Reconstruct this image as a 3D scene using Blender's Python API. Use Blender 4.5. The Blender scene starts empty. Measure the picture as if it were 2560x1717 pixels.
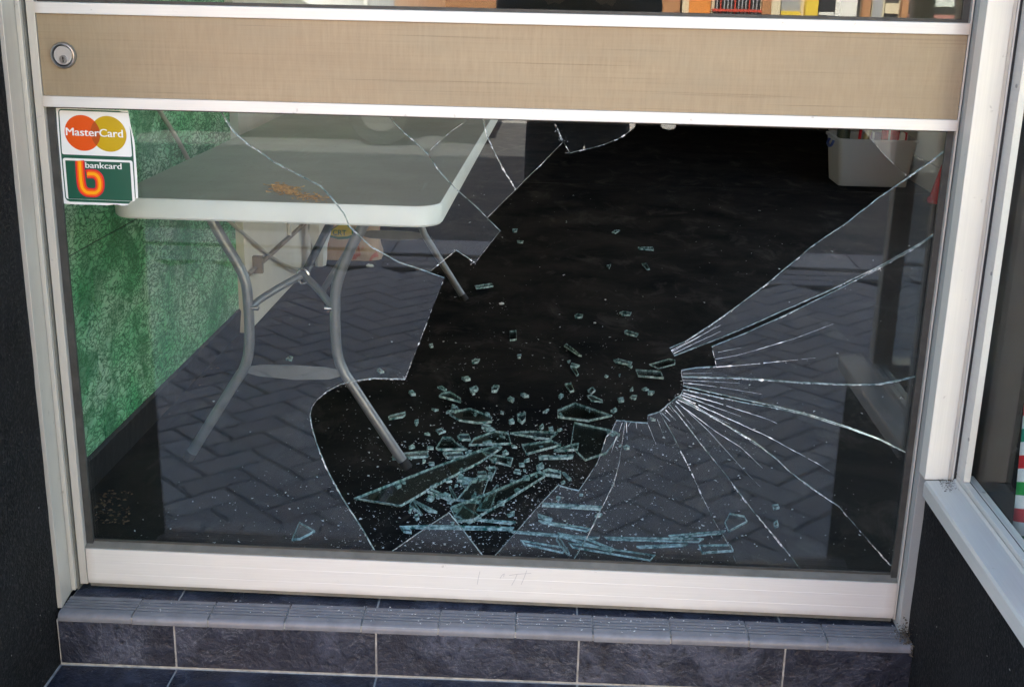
import bpy, bmesh, math, random
from mathutils import Vector, Matrix, noise

random.seed(7)
sc = bpy.context.scene
col = sc.collection

# ------------------------------------------------------------------ camera
F_PX, PITCH, YAW, ROLL = 2988.93, 0.29812, -0.045245, 0.021821
CAM = Vector((0.9145, -2.0561, 1.1669))
CX, CY = 1280.0, 858.5


def cam_basis():
    cp, sp, cy, sy = math.cos(PITCH), math.sin(PITCH), math.cos(YAW), math.sin(YAW)
    f = Vector((sy * cp, cy * cp, -sp))
    r = Vector((cy, -sy, 0))
    u = r.cross(f)
    r2 = r * math.cos(ROLL) + u * math.sin(ROLL)
    u2 = -r * math.sin(ROLL) + u * math.cos(ROLL)
    return r2, u2, f


RGT, UPV, FWD = cam_basis()
cd = bpy.data.cameras.new('camera')
cam = bpy.data.objects.new('camera', cd)
col.objects.link(cam)
m = Matrix((RGT, UPV, -FWD)).transposed().to_4x4()
m.translation = CAM
cam.matrix_world = m
cd.sensor_width = 36
cd.lens = F_PX / 2560 * 36
cd.clip_start = 0.02
cd.clip_end = 2000
sc.camera = cam


def at(x, y, axis, val):
    """survey helper: the point where the sight line through a photo pixel meets the plane axis = val"""
    d = RGT * ((x - CX) / F_PX) + UPV * (-(y - CY) / F_PX) + FWD
    t = (val - CAM[axis]) / d[axis]
    return CAM + d * t


# ------------------------------------------------------------------ sky, sun, exposure
SUN_EL, SUN_AZ = math.radians(47), math.radians(-18)    # azimuth from +Y (behind the shop) towards +X
w = bpy.data.worlds.new('World')
sc.world = w
w.use_nodes = True
nt = w.node_tree
bg = nt.nodes['Background']
sky = nt.nodes.new('ShaderNodeTexSky')
sky.sky_type = 'NISHITA'
sky.sun_disc = False
sky.sun_elevation = SUN_EL
sky.sun_rotation = SUN_AZ
sky.air_density = 1.0
sky.dust_density = 2.2
sky.ozone_density = 1.0
nt.links.new(sky.outputs[0], bg.inputs[0])
bg.inputs[1].default_value = 0.13
sd = bpy.data.lights.new('sun', 'SUN')
sun = bpy.data.objects.new('sun', sd)
col.objects.link(sun)
sd.energy = 4.2
sd.angle = math.radians(0.5)
sd.color = (1, 0.95, 0.87)
sdir = Vector((math.sin(SUN_AZ) * math.cos(SUN_EL), math.cos(SUN_AZ) * math.cos(SUN_EL), math.sin(SUN_EL)))
sun.rotation_euler = sdir.to_track_quat('Z', 'Y').to_euler()
sun.location = sdir * 30
sc.view_settings.view_transform = 'Standard'
sc.view_settings.look = 'None'
sc.view_settings.exposure = 2.95
sc.view_settings.use_white_balance = True
sc.view_settings.white_balance_temperature = 6750
sc.view_settings.white_balance_tint = 6
sc.view_settings.gamma = 1.0
sc.view_settings.use_curve_mapping = False
sc.cycles.max_bounces = 14
sc.cycles.transparent_max_bounces = 40
sc.cycles.glossy_bounces = 6
sc.cycles.use_denoising = True
sc.cycles.denoiser = 'OPENIMAGEDENOISE'
sc.cycles.denoising_input_passes = 'RGB_ALBEDO_NORMAL'
sc.cycles.denoising_prefilter = 'ACCURATE'
sc.cycles.caustics_reflective = False
sc.cycles.caustics_refractive = False
sc.cycles.sample_clamp_indirect = 6


# ------------------------------------------------------------------ material helpers
MATS = {}


class N:
    """a small node-graph helper"""

    def __init__(s, name):
        s.m = bpy.data.materials.new(name)
        s.m.use_nodes = True
        s.t = s.m.node_tree
        s.b = s.t.nodes['Principled BSDF']
        s.out = s.t.nodes['Material Output']
        MATS[name] = s.m

    def n(s, typ, **kw):
        o = s.t.nodes.new('ShaderNode' + typ)
        for k, v in kw.items():
            if k.startswith('i_'):
                key = k[2:]
                key = int(key) if key.isdigit() else key.replace('_', ' ')
                s.put(o.inputs[key], v)
            else:
                setattr(o, k, v)
        return o

    def put(s, sock, v):
        if hasattr(v, 'is_output') or hasattr(v, 'links'):
            s.t.links.new(v, sock)
        else:
            if isinstance(v, (tuple, list)) and len(v) == 3 and sock.type == 'RGBA':
                v = (*v, 1)
            sock.default_value = v

    def set(s, **kw):
        for k, v in kw.items():
            s.put(s.b.inputs[k.replace('_', ' ')], v)
        return s

    def coords(s, scale=(1, 1, 1), kind='Object', loc=None):
        tc = s.n('TexCoord')
        mp = s.n('Mapping')
        s.t.links.new(tc.outputs[kind], mp.inputs[0])
        mp.inputs['Scale'].default_value = scale
        if loc is not None:
            s.put(mp.inputs['Location'], loc)
        return mp.outputs[0]

    def rand_coords(s, scale=(1, 1, 1)):
        oi = s.n('ObjectInfo')
        mu = s.n('VectorMath', operation='SCALE')
        cmb = s.n('CombineXYZ', i_0=oi.outputs['Random'], i_1=oi.outputs['Random'], i_2=oi.outputs['Random'])
        s.t.links.new(cmb.outputs[0], mu.inputs[0])
        mu.inputs['Scale'].default_value = 37.0
        return s.coords(scale, loc=mu.outputs[0])

    def noise(s, vec, scale, detail=4, rough=.55, dist=0):
        o = s.n('TexNoise')
        s.put(o.inputs['Vector'], vec)
        o.inputs['Scale'].default_value = scale
        o.inputs['Detail'].default_value = detail
        o.inputs['Roughness'].default_value = rough
        o.inputs['Distortion'].default_value = dist
        return o.outputs[0]

    def ramp(s, fac, stops):
        o = s.n('ValToRGB')
        s.put(o.inputs[0], fac)
        e = o.color_ramp.elements
        while len(e) < len(stops):
            e.new(0.5)
        for el, (p, c) in zip(e, stops):
            el.position = p
            el.color = (*c, 1) if isinstance(c, tuple) else (c, c, c, 1)
        return o.outputs[0]

    def mix(s, fac, a, b, mode='MIX'):
        o = s.n('MixRGB', blend_type=mode)
        s.put(o.inputs[0], fac)
        s.put(o.inputs[1], a)
        s.put(o.inputs[2], b)
        return o.outputs[0]

    def math(s, op, a, b=0.0):
        o = s.n('Math', operation=op)
        s.put(o.inputs[0], a)
        s.put(o.inputs[1], b)
        return o.outputs[0]

    def bump(s, h, strength=.3, dist=.002):
        o = s.n('Bump')
        s.put(o.inputs['Height'], h)
        o.inputs['Strength'].default_value = strength
        o.inputs['Distance'].default_value = dist
        s.t.links.new(o.outputs[0], s.b.inputs['Normal'])
        return s


def plain(name, c, rough=.5, metal=0.0, var=0.0, scale=20, spec=.5, bump=0.0):
    n = N(name)
    if var or bump:
        v = n.coords()
        f = n.noise(v, scale, 5)
    if var:
        c0 = tuple(x * (1 - var) for x in c)
        c1 = tuple(min(1, x * (1 + var)) for x in c)
        n.set(Base_Color=n.ramp(f, [(.3, c0), (.7, c1)]))
    else:
        n.set(Base_Color=c)
    if bump:
        n.bump(f, bump, .002)
    n.set(Roughness=rough, Metallic=metal)
    n.b.inputs['Specular IOR Level'].default_value = spec
    return n.m


def mat_alu(name, c, axis, rough=.42, metal=.35):
    n = N(name)
    sc_ = [60, 60, 60]
    sc_[axis] = 1.2
    v = n.coords(tuple(sc_))
    f = n.noise(v, 6, 3)
    g = n.noise(n.coords(), 5, 5, .6)
    d = n.noise(n.coords(), 55, 4, .6)
    base = n.ramp(f, [(.2, tuple(x * .90 for x in c)), (.8, c)])
    base = n.mix(n.ramp(g, [(.42, .0), (.75, .22)]), base, tuple(x * .72 for x in c))
    base = n.mix(n.ramp(d, [(.68, .0), (.74, .4)]), base, (.25, .23, .2))
    if name == 'aluminium_x':
        sx = n.n('SeparateXYZ')
        n.put(sx.inputs[0], n.coords())
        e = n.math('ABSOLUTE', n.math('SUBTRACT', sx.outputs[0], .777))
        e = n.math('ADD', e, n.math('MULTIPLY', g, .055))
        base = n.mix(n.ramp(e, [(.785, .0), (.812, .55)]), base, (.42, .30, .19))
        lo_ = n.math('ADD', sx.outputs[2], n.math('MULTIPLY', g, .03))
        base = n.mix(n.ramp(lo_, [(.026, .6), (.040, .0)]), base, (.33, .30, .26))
    n.set(Base_Color=base, Roughness=n.ramp(g, [(.3, rough - .06), (.7, rough + .12)]), Metallic=metal)
    n.bump(f, .06, .0005)
    return n.m


mat_alu('aluminium_x', (.77, .755, .70), 0, .42, .12)
mat_alu('aluminium_z', (.62, .595, .53), 2)
mat_alu('aluminium_white', (.74, .72, .65), 2, .45, .12)
mat_alu('aluminium_grey', (.45, .47, .45), 1, .4, .3)
mat_alu('aluminium_y', (.62, .61, .565), 1, .42, .2)
plain('gasket', (.045, .045, .04), .55, 0, .3, 40)
plain('sealant_dark', (.02, .02, .02), .7, 0, .3, 60)
plain('bead_olive', (.16, .155, .13), .5, 0, .2, 30)
plain('chrome', (.62, .61, .58), .28, .85)
plain('chrome_dark', (.36, .36, .35), .35, .85)
plain('black_void', (.006, .006, .006), .6)


def mat_wood():
    n = N('wood_laminate')
    a = n.noise(n.coords((2.2, 1, 190)), 1.6, 6, .62, .25)
    b = n.noise(n.coords((130, 1, 14)), 1.3, 6, .7, .3)
    c = n.noise(n.coords((1.3, 1, 7)), 1.5, 4, .5)
    f = n.noise(n.coords((1.1, 1, 120)), 2.0, 3, .5, .35)
    q = n.noise(n.coords((3, 1, 9)), 2.2, 3, .5)
    base = n.mix(n.ramp(a, [(.25, .25), (.75, .75)]), (.245, .182, .108), (.37, .287, .18))
    base = n.mix(n.ramp(b, [(.38, .0), (.70, .55)]), base, (.41, .325, .205))
    base = n.mix(n.ramp(c, [(.4, .0), (.7, .40)]), base, (.25, .182, .11))
    base = n.mix(n.ramp(q, [(.45, .0), (.75, .35)]), base, (.27, .235, .16))
    base = n.mix(n.ramp(f, [(.30, .38), (.385, .0)]), base, (.15, .105, .06))
    n.set(Base_Color=base, Roughness=.42)
    n.bump(a, .06, .0006)


mat_wood()


def mat_slate():
    n = N('slate')
    v = n.rand_coords()
    big = n.noise(v, 9, 7, .62, .4)
    fine = n.noise(v, 70, 6, .65)
    vein = n.noise(v, 5, 7, .7, 1.2)
    ridge = n.math('ABSOLUTE', n.math('SUBTRACT', vein, .5))
    base = n.ramp(big, [(.34, (.012, .0145, .024)), (.52, (.028, .033, .050)), (.70, (.078, .086, .118))])
    base = n.mix(n.ramp(ridge, [(.0, .38), (.006, .0)]), base, (.25, .265, .295))
    base = n.mix(n.ramp(fine, [(.34, .7), (.5, .0)]), base, (.010, .011, .016))
    h = n.math('ADD', n.math('MULTIPLY', big, 1.0), n.math('MULTIPLY', fine, .35))
    n.set(Base_Color=base, Roughness=n.ramp(fine, [(.3, .26), (.7, .48)]))
    n.bump(h, 1.0, .010)


mat_slate()


def mat_nosing():
    n = N('nosing_glaze')
    v = n.rand_coords()
    f = n.noise(v, 30, 5, .6)
    base = n.ramp(f, [(.3, (.16, .163, .172)), (.7, (.23, .233, .245))])
    oi = n.n('ObjectInfo')
    base = n.mix(n.math('MULTIPLY', oi.outputs['Random'], .35), base, (.15, .15, .165))
    n.set(Base_Color=base, Roughness=.38)
    n.bump(f, .08, .001)


mat_nosing()
plain('groove_dark', (.012, .012, .012), .95)  # groove floors set darker than the glaze
plain('grout', (.36, .355, .33), .9, 0, .3, 60, .3, .4)
plain('grout_dark', (.10, .10, .095), .9, 0, .3, 60, .3, .4)


def mat_render():
    n = N('black_render')
    v = n.coords()
    f = n.noise(v, 150, 3, .55, .5)
    g = n.noise(v, 9, 5, .6)
    d = n.noise(v, 95, 3, .6)
    base = n.ramp(g, [(.3, (.004, .0042, .0045)), (.7, (.011, .0113, .0118))])
    base = n.mix(n.ramp(f, [(.50, .0), (.68, .75)]), base, (.034, .034, .033))
    base = n.mix(n.ramp(d, [(.735, .0), (.75, .8)]), base, (.45, .44, .40))
    n.set(Base_Color=base, Roughness=.8)
    n.b.inputs['Specular IOR Level'].default_value = .18
    n.bump(f, 1.0, .006)


mat_render()


def mat_green():
    n = N('green_crinkle')
    v = n.coords((1, .42, 1))
    warp = n.n('TexNoise')
    n.put(warp.inputs['Vector'], v)
    warp.inputs['Scale'].default_value = 30
    warp.inputs['Detail'].default_value = 3
    wv = n.n('VectorMath', operation='MULTIPLY_ADD')
    n.put(wv.inputs[0], warp.outputs['Color'])
    wv.inputs[1].default_value = (.09, .09, .09)
    n.put(wv.inputs[2], v)
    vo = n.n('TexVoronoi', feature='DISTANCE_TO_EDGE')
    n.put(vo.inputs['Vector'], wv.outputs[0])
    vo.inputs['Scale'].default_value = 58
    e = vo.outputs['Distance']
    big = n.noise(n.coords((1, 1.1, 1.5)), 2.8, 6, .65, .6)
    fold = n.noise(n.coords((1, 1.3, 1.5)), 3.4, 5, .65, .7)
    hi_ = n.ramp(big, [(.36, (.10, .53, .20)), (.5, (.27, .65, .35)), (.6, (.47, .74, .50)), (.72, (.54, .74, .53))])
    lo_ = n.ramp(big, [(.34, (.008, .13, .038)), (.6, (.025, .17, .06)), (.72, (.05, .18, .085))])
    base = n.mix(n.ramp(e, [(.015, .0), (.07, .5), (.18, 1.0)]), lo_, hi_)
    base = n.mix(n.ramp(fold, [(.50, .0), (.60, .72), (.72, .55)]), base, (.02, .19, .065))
    n.set(Base_Color=base, Roughness=.5)
    n.bump(e, .9, .006)


mat_green()


def mat_floor():
    n = N('black_floor')
    v = n.coords()
    g = n.noise(v, 3.2, 7, .68, .4)
    f = n.noise(v, 160, 3, .6)
    d = n.noise(v, 330, 2, .6)
    s = n.noise(n.coords((2.0, 1, 1)), 3.2, 7, .7, .6)
    base = n.ramp(g, [(.35, (.005, .0047, .0045)), (.72, (.034, .028, .0235))])
    base = n.mix(n.ramp(s, [(.54, .0), (.72, .8)]), base, (.075, .063, .054))
    base = n.mix(n.ramp(f, [(.72, .0), (.76, .5)]), base, (.06, .057, .052))
    base = n.mix(n.ramp(d, [(.76, .0), (.78, .5)]), base, (.4, .39, .37))
    n.set(Base_Color=base, Roughness=.8)
    n.b.inputs['Specular IOR Level'].default_value = .06
    n.bump(f, .25, .001)


mat_floor()


def mat_glass(name, tint, dust=.02, base_f=.042, gain=1.0):
    n = N(name)
    geo = n.n('NewGeometry')
    dot = n.n('VectorMath', operation='DOT_PRODUCT')
    n.t.links.new(geo.outputs['Normal'], dot.inputs[0])
    n.t.links.new(geo.outputs['Incoming'], dot.inputs[1])
    c = n.math('ABSOLUTE', dot.outputs['Value'])
    p5 = n.math('POWER', n.math('SUBTRACT', 1.0, c), 5.0)
    fr = n.math('ADD', n.math('MULTIPLY', p5, (1 - base_f) * gain), base_f)
    tr = n.n('BsdfTransparent')
    tr.inputs[0].default_value = (*tint, 1)
    gl = n.n('BsdfGlossy')
    gl.inputs['Roughness'].default_value = 0.0
    gl.inputs['Color'].default_value = (1, 1, 1, 1)
    m1 = n.n('MixShader')
    n.put(m1.inputs[0], fr)
    n.t.links.new(tr.outputs[0], m1.inputs[1])
    n.t.links.new(gl.outputs[0], m1.inputs[2])
    last = m1
    if dust:
        st = n.noise(n.coords((95, 1, 2.2)), 3, 5, .65)
        sp = n.noise(n.coords(), 120, 3, .6)
        bl = n.noise(n.coords(), 4, 4, .6)
        fac = n.math('MULTIPLY', n.ramp(st, [(.45, .25), (.80, 1.0)]), n.ramp(bl, [(.3, .3), (.7, 1.0)]))
        fac = n.math('ADD', n.math('MULTIPLY', fac, dust), n.math('MULTIPLY', n.ramp(sp, [(.72, .0), (.80, 1.0)]), dust * 4))
        df = n.n('BsdfDiffuse')
        df.inputs[0].default_value = (.75, .75, .72, 1)
        m2 = n.n('MixShader')
        n.put(m2.inputs[0], fac)
        n.t.links.new(m1.outputs[0], m2.inputs[1])
        n.t.links.new(df.outputs[0], m2.inputs[2])
        last = m2
    n.t.links.new(last.outputs[0], n.out.inputs['Surface'])
    return n.m


mat_glass('glass_pane', (.945, .97, .96), .012, .047)
mat_glass('glass_clean', (.965, .985, .98), .0, .016, .22)
mat_glass('glass_fallen', (.88, .95, .93), .0, .03)


def mat_glass_edge(name, lo, hi, scale):
    n = N(name)
    f = n.noise(n.coords(), scale, 3, .6)
    n.set(Base_Color=n.ramp(f, [(.36, lo), (.50, tuple(.55 * x + .45 * y for x, y in zip(lo, hi))), (.64, hi)]), Roughness=.16)  # bright and dark noise painted in for sky refracted at broken edges
    n.b.inputs['Specular IOR Level'].default_value = .9
    n.b.inputs['Subsurface Weight'].default_value = 0.0
    n.bump(f, .5, .002)


mat_glass_edge('glass_edge', (.02, .13, .115), (.80, .99, .95), 85)
mat_glass_edge('pane_edge', (.10, .16, .15), (.62, .74, .71), 70)


def mat_crack():
    n = N('glass_fracture')
    f = n.noise(n.coords(), 260, 3, .6)
    g = n.noise(n.coords(), 28, 3, .6)
    n.set(Base_Color=n.ramp(f, [(.3, (.28, .31, .31)), (.62, (.93, .95, .95))]), Roughness=.2)
    n.b.inputs['Specular IOR Level'].default_value = .9
    a = n.math('MULTIPLY', n.ramp(f, [(.34, .12), (.55, 1.0)]), n.ramp(g, [(.36, .22), (.60, 1.0)]))
    n.set(Alpha=a)


mat_crack()
plain('hackle_white', (.90, .92, .92), .25, 0, .12, 200, .9)
plain('glass_crumb', (.84, .88, .87), .2, 0, .25, 300, .9)


def mat_paver():
    n = N('paver')
    v = n.rand_coords()
    f = n.noise(v, 60, 5, .65)
    oi = n.n('ObjectInfo')
    base = n.ramp(f, [(.3, (.39, .375, .37)), (.7, (.58, .56, .55))])
    base = n.mix(n.math('MULTIPLY', oi.outputs['Random'], .75), base, (.31, .295, .30))
    n.set(Base_Color=base, Roughness=.85)
    n.bump(f, .4, .002)


mat_paver()
plain('paver_joint', (.03, .03, .03), .95)
plain('asphalt', (.10, .10, .105), .9, 0, .3, 90)
plain('white_plastic', (.80, .80, .77), .45, 0, .04, 14)


def mat_table():
    n = N('tabletop_dimmed')
    v = n.coords()
    f = n.noise(v, 6, 5, .6)
    d = n.noise(v, 85, 3, .6)
    base = n.ramp(f, [(.3, (.335, .285, .24)), (.7, (.42, .365, .315))])  # white plastic painted dim, since little light reaches the top
    sc_ = n.noise(n.coords((60, 2, 1)), 2.0, 4, .6, .5)
    base = n.mix(n.ramp(sc_, [(.62, .0), (.75, .35)]), base, (.55, .53, .50))
    base = n.mix(n.ramp(d, [(.68, .0), (.72, .85)]), base, (.10, .08, .06))
    n.set(Base_Color=base, Roughness=.5)
    n.bump(n.noise(v, 300, 2), .15, .001)


mat_table()
plain('steel_grey', (.20, .21, .225), .34, .35, .08, 30)
plain('steel_dark', (.045, .047, .05), .45, .2)
plain('zinc', (.6, .6, .6), .25, .9)
plain('ceiling_grey', (.20, .195, .185), .9)
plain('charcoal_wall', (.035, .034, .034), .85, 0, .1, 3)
plain('bounce_concrete', (.52, .50, .46), .9, 0, .1, 3)  # pale, to bounce daylight towards the shop interior
plain('shop_brown', (.32, .25, .19), .85, 0, .15, 4)
plain('rubber', (.02, .02, .02), .7)
plain('off_white_wall', (.78, .72, .63), .75, 0, .06, 5)
plain('interior_white', (.78, .76, .72), .85)
plain('beige_wall', (.50, .46, .41), .8, 0, .05, 4)
plain('skirting_black', (.012, .012, .013), .6, 0, .6, 60, .4, .4)
plain('cable_beige', (.52, .47, .39), .5)
plain('pipe_brown', (.27, .215, .16), .55, 0, .2, 30)
plain('dark_partition', (.008, .008, .008), .6, 0, .4, 25, .05)
plain('leaf_brown', (.17, .10, .05), .8, 0, .5, 90)
plain('crumb_orange', (.75, .38, .15), .8, 0, .5, 120)
plain('paper_white', (.8, .8, .78), .8)
plain('dirt', (.13, .105, .075), .95, 0, .5, 120, .2, .6)


# ------------------------------------------------------------------ mesh helpers
class MB:
    def __init__(s):
        s.v, s.f, s.mi = [], [], []

    def add(s, vs, fs, mi=0):
        o = len(s.v)
        s.v += [tuple(p) for p in vs]
        for k, f in enumerate(fs):
            s.f.append([i + o for i in f])
            s.mi.append(mi if isinstance(mi, int) else mi[k])
        return s

    def box(s, x0, x1, y0, y1, z0, z1, mi=0):
        vs = [(x0, y0, z0), (x1, y0, z0), (x1, y1, z0), (x0, y1, z0), (x0, y0, z1), (x1, y0, z1), (x1, y1, z1), (x0, y1, z1)]
        return s.add(vs, [(0, 3, 2, 1), (4, 5, 6, 7), (0, 1, 5, 4), (1, 2, 6, 5), (2, 3, 7, 6), (3, 0, 4, 7)], mi)

    def prism(s, front, back, mi_side=1, mi_cap=0):
        n = len(front)
        s.add(list(front) + list(back), [list(range(n)), list(range(2 * n - 1, n - 1, -1))] + [((i + 1) % n, i, i + n, (i + 1) % n + n) for i in range(n)],
              [mi_cap, mi_cap] + [mi_side] * n)
        return s

    def tube(s, path, r, n=12, cap=True, mi=0):
        path = [Vector(p) for p in path]
        rs = r if isinstance(r, (list, tuple)) else [r] * len(path)
        rings = []
        t0 = (path[1] - path[0]).normalized()
        a = t0.orthogonal().normalized()
        for i, p in enumerate(path):
            if i == 0:
                t = path[1] - path[0]
            elif i == len(path) - 1:
                t = path[-1] - path[-2]
            else:
                t = (path[i + 1] - path[i]).normalized() + (path[i] - path[i - 1]).normalized()
            t.normalize()
            a = (a - t * a.dot(t)).normalized()
            b = t.cross(a)
            rings.append([p + (a * math.cos(2 * math.pi * k / n) + b * math.sin(2 * math.pi * k / n)) * rs[i] for k in range(n)])
        vs = [q for rg in rings for q in rg]
        fs = []
        for i in range(len(rings) - 1):
            for k in range(n):
                fs.append((i * n + k, i * n + (k + 1) % n, (i + 1) * n + (k + 1) % n, (i + 1) * n + k))
        if cap:
            fs.append(list(range(n - 1, -1, -1)))
            fs.append([len(vs) - n + k for k in range(n)])
        return s.add(vs, fs, mi)

    def lathe(s, prof, c, axis=(0, 0, 1), n=24, mi=0):
        ax = Vector(axis).normalized()
        a = ax.orthogonal().normalized()
        b = ax.cross(a)
        c = Vector(c)
        vs, fs = [], []
        for r, h in prof:
            for k in range(n):
                t = 2 * math.pi * k / n
                vs.append(c + ax * h + (a * math.cos(t) + b * math.sin(t)) * r)
        for i in range(len(prof) - 1):
            for k in range(n):
                fs.append((i * n + k, i * n + (k + 1) % n, (i + 1) * n + (k + 1) % n, (i + 1) * n + k))
        fs.append(list(range(n - 1, -1, -1)))
        fs.append([(len(prof) - 1) * n + k for k in range(n)])
        return s.add(vs, fs, mi)

    def mesh(s, name, mats, smooth=False, fix=True):
        me = bpy.data.meshes.new(name)
        me.from_pydata(s.v, [], s.f)
        for mt in (mats if isinstance(mats, (list, tuple)) else [mats]):
            me.materials.append(MATS[mt] if isinstance(mt, str) else mt)
        me.polygons.foreach_set('material_index', s.mi)
        me.update()
        if fix:
            bm = bmesh.new()
            bm.from_mesh(me)
            bmesh.ops.recalc_face_normals(bm, faces=bm.faces)
            bm.to_mesh(me)
            bm.free()
        if smooth:
            me.polygons.foreach_set('use_smooth', [True] * len(me.polygons))
            try:
                me.set_sharp_from_angle(angle=math.radians(40))
            except Exception:
                pass
        return me

    def build(s, name, mats, parent=None, bevel=0.0, smooth=False, fix=True):
        o = bpy.data.objects.new(name, s.mesh(name, mats, smooth, fix))
        col.objects.link(o)
        if parent is not None:
            o.parent = parent
            o.matrix_parent_inverse = parent.matrix_basis.inverted()
        if bevel:
            b = o.modifiers.new('bevel', 'BEVEL')
            b.width = bevel
            b.segments = 2
            b.limit_method = 'ANGLE'
        return o


def tag(o, label=None, cat=None, group=None, kind=None):
    if label:
        o['label'] = label
    if cat:
        o['category'] = cat
    if group:
        o['group'] = group
    if kind:
        o['kind'] = kind
    return o


def thing(name, loc, label=None, cat=None, group=None, kind=None, rz=0.0):
    o = bpy.data.objects.new(name, None)
    col.objects.link(o)
    o.location = loc
    o.rotation_euler = (0, 0, rz)
    o.empty_display_size = .05
    return tag(o, label, cat, group, kind)


def bx(name, mat, parent, x0, x1, y0, y1, z0, z1, bevel=0.0):
    return MB().box(x0, x1, y0, y1, z0, z1).build(name, mat, parent, bevel)


def smooth_path(pts, n=6):
    pts = [Vector(p) for p in pts]
    out = []
    for i in range(len(pts) - 1):
        p0 = pts[max(i - 1, 0)]
        p1, p2 = pts[i], pts[i + 1]
        p3 = pts[min(i + 2, len(pts) - 1)]
        for k in range(n):
            t = k / n
            out.append(.5 * ((2 * p1) + (p2 - p0) * t + (2 * p0 - 5 * p1 + 4 * p2 - p3) * t * t + (3 * p1 - p0 - 3 * p2 + p3) * t ** 3))
    out.append(pts[-1])
    return out

# ================================================================== SETTING
FLOOR_Z, PORCH_Z, PAVE_Z = 0.0, -0.110, -0.215

# ---- street level: one sheet to the horizon, road, far footpath
tag(MB().add([(-400, -400, -.42), (400, -400, -.42), (400, 400, -.42), (-400, 400, -.42)], [(0, 1, 2, 3)]).build('ground', 'asphalt'), kind='structure')
tag(bx('road', 'asphalt', None, -60, 60, -11.2, -4.35, -.6, -.345), kind='structure')
tag(bx('far_pavement', 'paver', None, -60, 60, -14.2, -11.2, -.6, -.215), kind='structure')
pave = thing('pavement', (0.8, -2, PAVE_Z), kind='structure')
bx('joint_bed', 'paver_joint', pave, -60, 60, -4.0, -.50, -.6, PAVE_Z - .016)
tag(bx('added_bounce_lane', 'bounce_concrete', None, 3.82, 12.98, -.5, 30, -.6, -.21), kind='structure')  # added unseen sheet that throws sunlight in through the side opening
kerb = thing('kerb', (0.8, -4.1, PAVE_Z), kind='structure')
for i in range(-14, 18):
    bx('kerb_stone', 'paver', kerb, i * .6 + .003, i * .6 + .597, -4.35, -4.004, -.6, PAVE_Z + .002, .006)

# pavers: a soldier course, 45-degree herringbone, a header course towards the kerb
pav_mb = MB()
pav_mb.add([(sx * (.0965 - c), sy * (.0465 - c), z) for c, z in ((0, -.05), (0, -.004), (.0035, 0)) for sx, sy in ((-1, -1), (1, -1), (1, 1), (-1, 1))], [(3, 2, 1, 0), (8, 9, 10, 11)] + [(r * 4 + i, r * 4 + (i + 1) % 4, r * 4 + 4 + (i + 1) % 4, r * 4 + 4 + i) for r in range(2) for i in range(4)])
pav_me = pav_mb.mesh('paver', 'paver')


def herring():
    """centres and angles of a 45 degree herringbone of 200 x 100 pavers"""
    out = []
    L, W_ = .2, .1
    c45 = math.cos(math.pi / 4)
    for i in range(-70, 70):
        for j in range(-70, 70):
            # basket step of the herringbone lattice: (i,j) cells of W_
            m_ = (i - j) % 4
            if m_ == 0:       # horizontal brick covering (i,j),(i+1,j)
                x, y, a = (i + 1) * W_, (j + .5) * W_, 0
            elif m_ == 2 + 0 and True:
                # vertical brick covering (i,j),(i,j+1) when (i-j)%4==3 ; cell m_==2 is its upper half
                continue
            elif m_ == 3:
                x, y, a = (i + .5) * W_, (j + 1) * W_, math.pi / 2
            else:
                continue
            X = (x - y) * c45 + .9
            Y = (x + y) * c45 - 2.0
            if -2.4 < X < 4.4 and -3.58 < Y < -.58:
                out.append((X, Y, a + math.pi / 4))
    return out


spots = [(x * .1 + .05, -.62, math.pi / 2) for x in range(-14, 34)]
hb = herring()
hb.sort(key=lambda p: (p[0] - .8) ** 2 * .5 + (p[1] + .8) ** 2)
spots += hb
for k, (x, y, a) in enumerate(spots[:300]):
    o = bpy.data.objects.new('paver', pav_me)
    col.objects.link(o)
    o.parent = pave
    o.location = (x - .8, y + 2, random.uniform(-.0015, .001) + (.004 if k < 48 else 0))
    o.rotation_euler = (random.uniform(-.006, .006), random.uniform(-.006, .006), a)
rest = MB()
for x, y, a in spots[300:] + [(x * .2 + .1, -3.66, 0) for x in range(-14, 24)] + [(x * .2, -3.77, 0) for x in range(-14, 24)] + [(x * .2 + .1, -3.88, 0) for x in range(-14, 24)]:
    ca, sa = math.cos(a), math.sin(a)
    dz = random.uniform(-.0015, .001)
    rest.add([(x + vx * ca - vy * sa, y + vx * sa + vy * ca, PAVE_Z + vz + dz) for vx, vy, vz in pav_mb.v], pav_mb.f)
tag(rest.build('outlying_pavers', 'paver', pave), kind='stuff')

# ---- porch floor (slate tiles with a grooved nosing at its street edge)
SK = 0.0155
step = thing('step', (0, 0, 0), kind='structure', rz=SK)
porch = thing('porch_floor', (0, 0, PORCH_Z), kind='structure', rz=SK)


def local(mb, name, mats, parent, bevel=0.0, smooth=False):
    o = mb.build(name, mats, None, bevel, smooth)
    o.parent = parent
    return o


XJ = [-.026, .197, .580, .961, 1.345, 1.581]
g = .0018
local(MB().box(-.03, 1.585, -.42, -.088, -.12, -.0018), 'grout_bed', 'grout', porch)
for i in range(5):
    a, b = XJ[i], XJ[i + 1]
    local(MB().box(a + g, b - g, -.400, -.0955, -.01, 0), 'floor_tile', 'slate', porch, .0012)


def nosing_profile(y0, ztop, depth=.067, lip=.016, r=.011):
    pts = [(y0, ztop)]
    for k in range(4):
        yc = y0 - .012 - k * .0105
        pts += [(yc + .0022, ztop), (yc + .0019, ztop - .004), (yc - .0019, ztop - .004), (yc - .0022, ztop)]
    yf = y0 - depth
    for k in range(7):
        t = math.pi / 2 * k / 6
        pts.append((yf + r - math.sin(t) * r, ztop - r + math.cos(t) * r))
    pts += [(yf + .0005, ztop - lip), (y0, ztop - lip)]
    return pts


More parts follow.
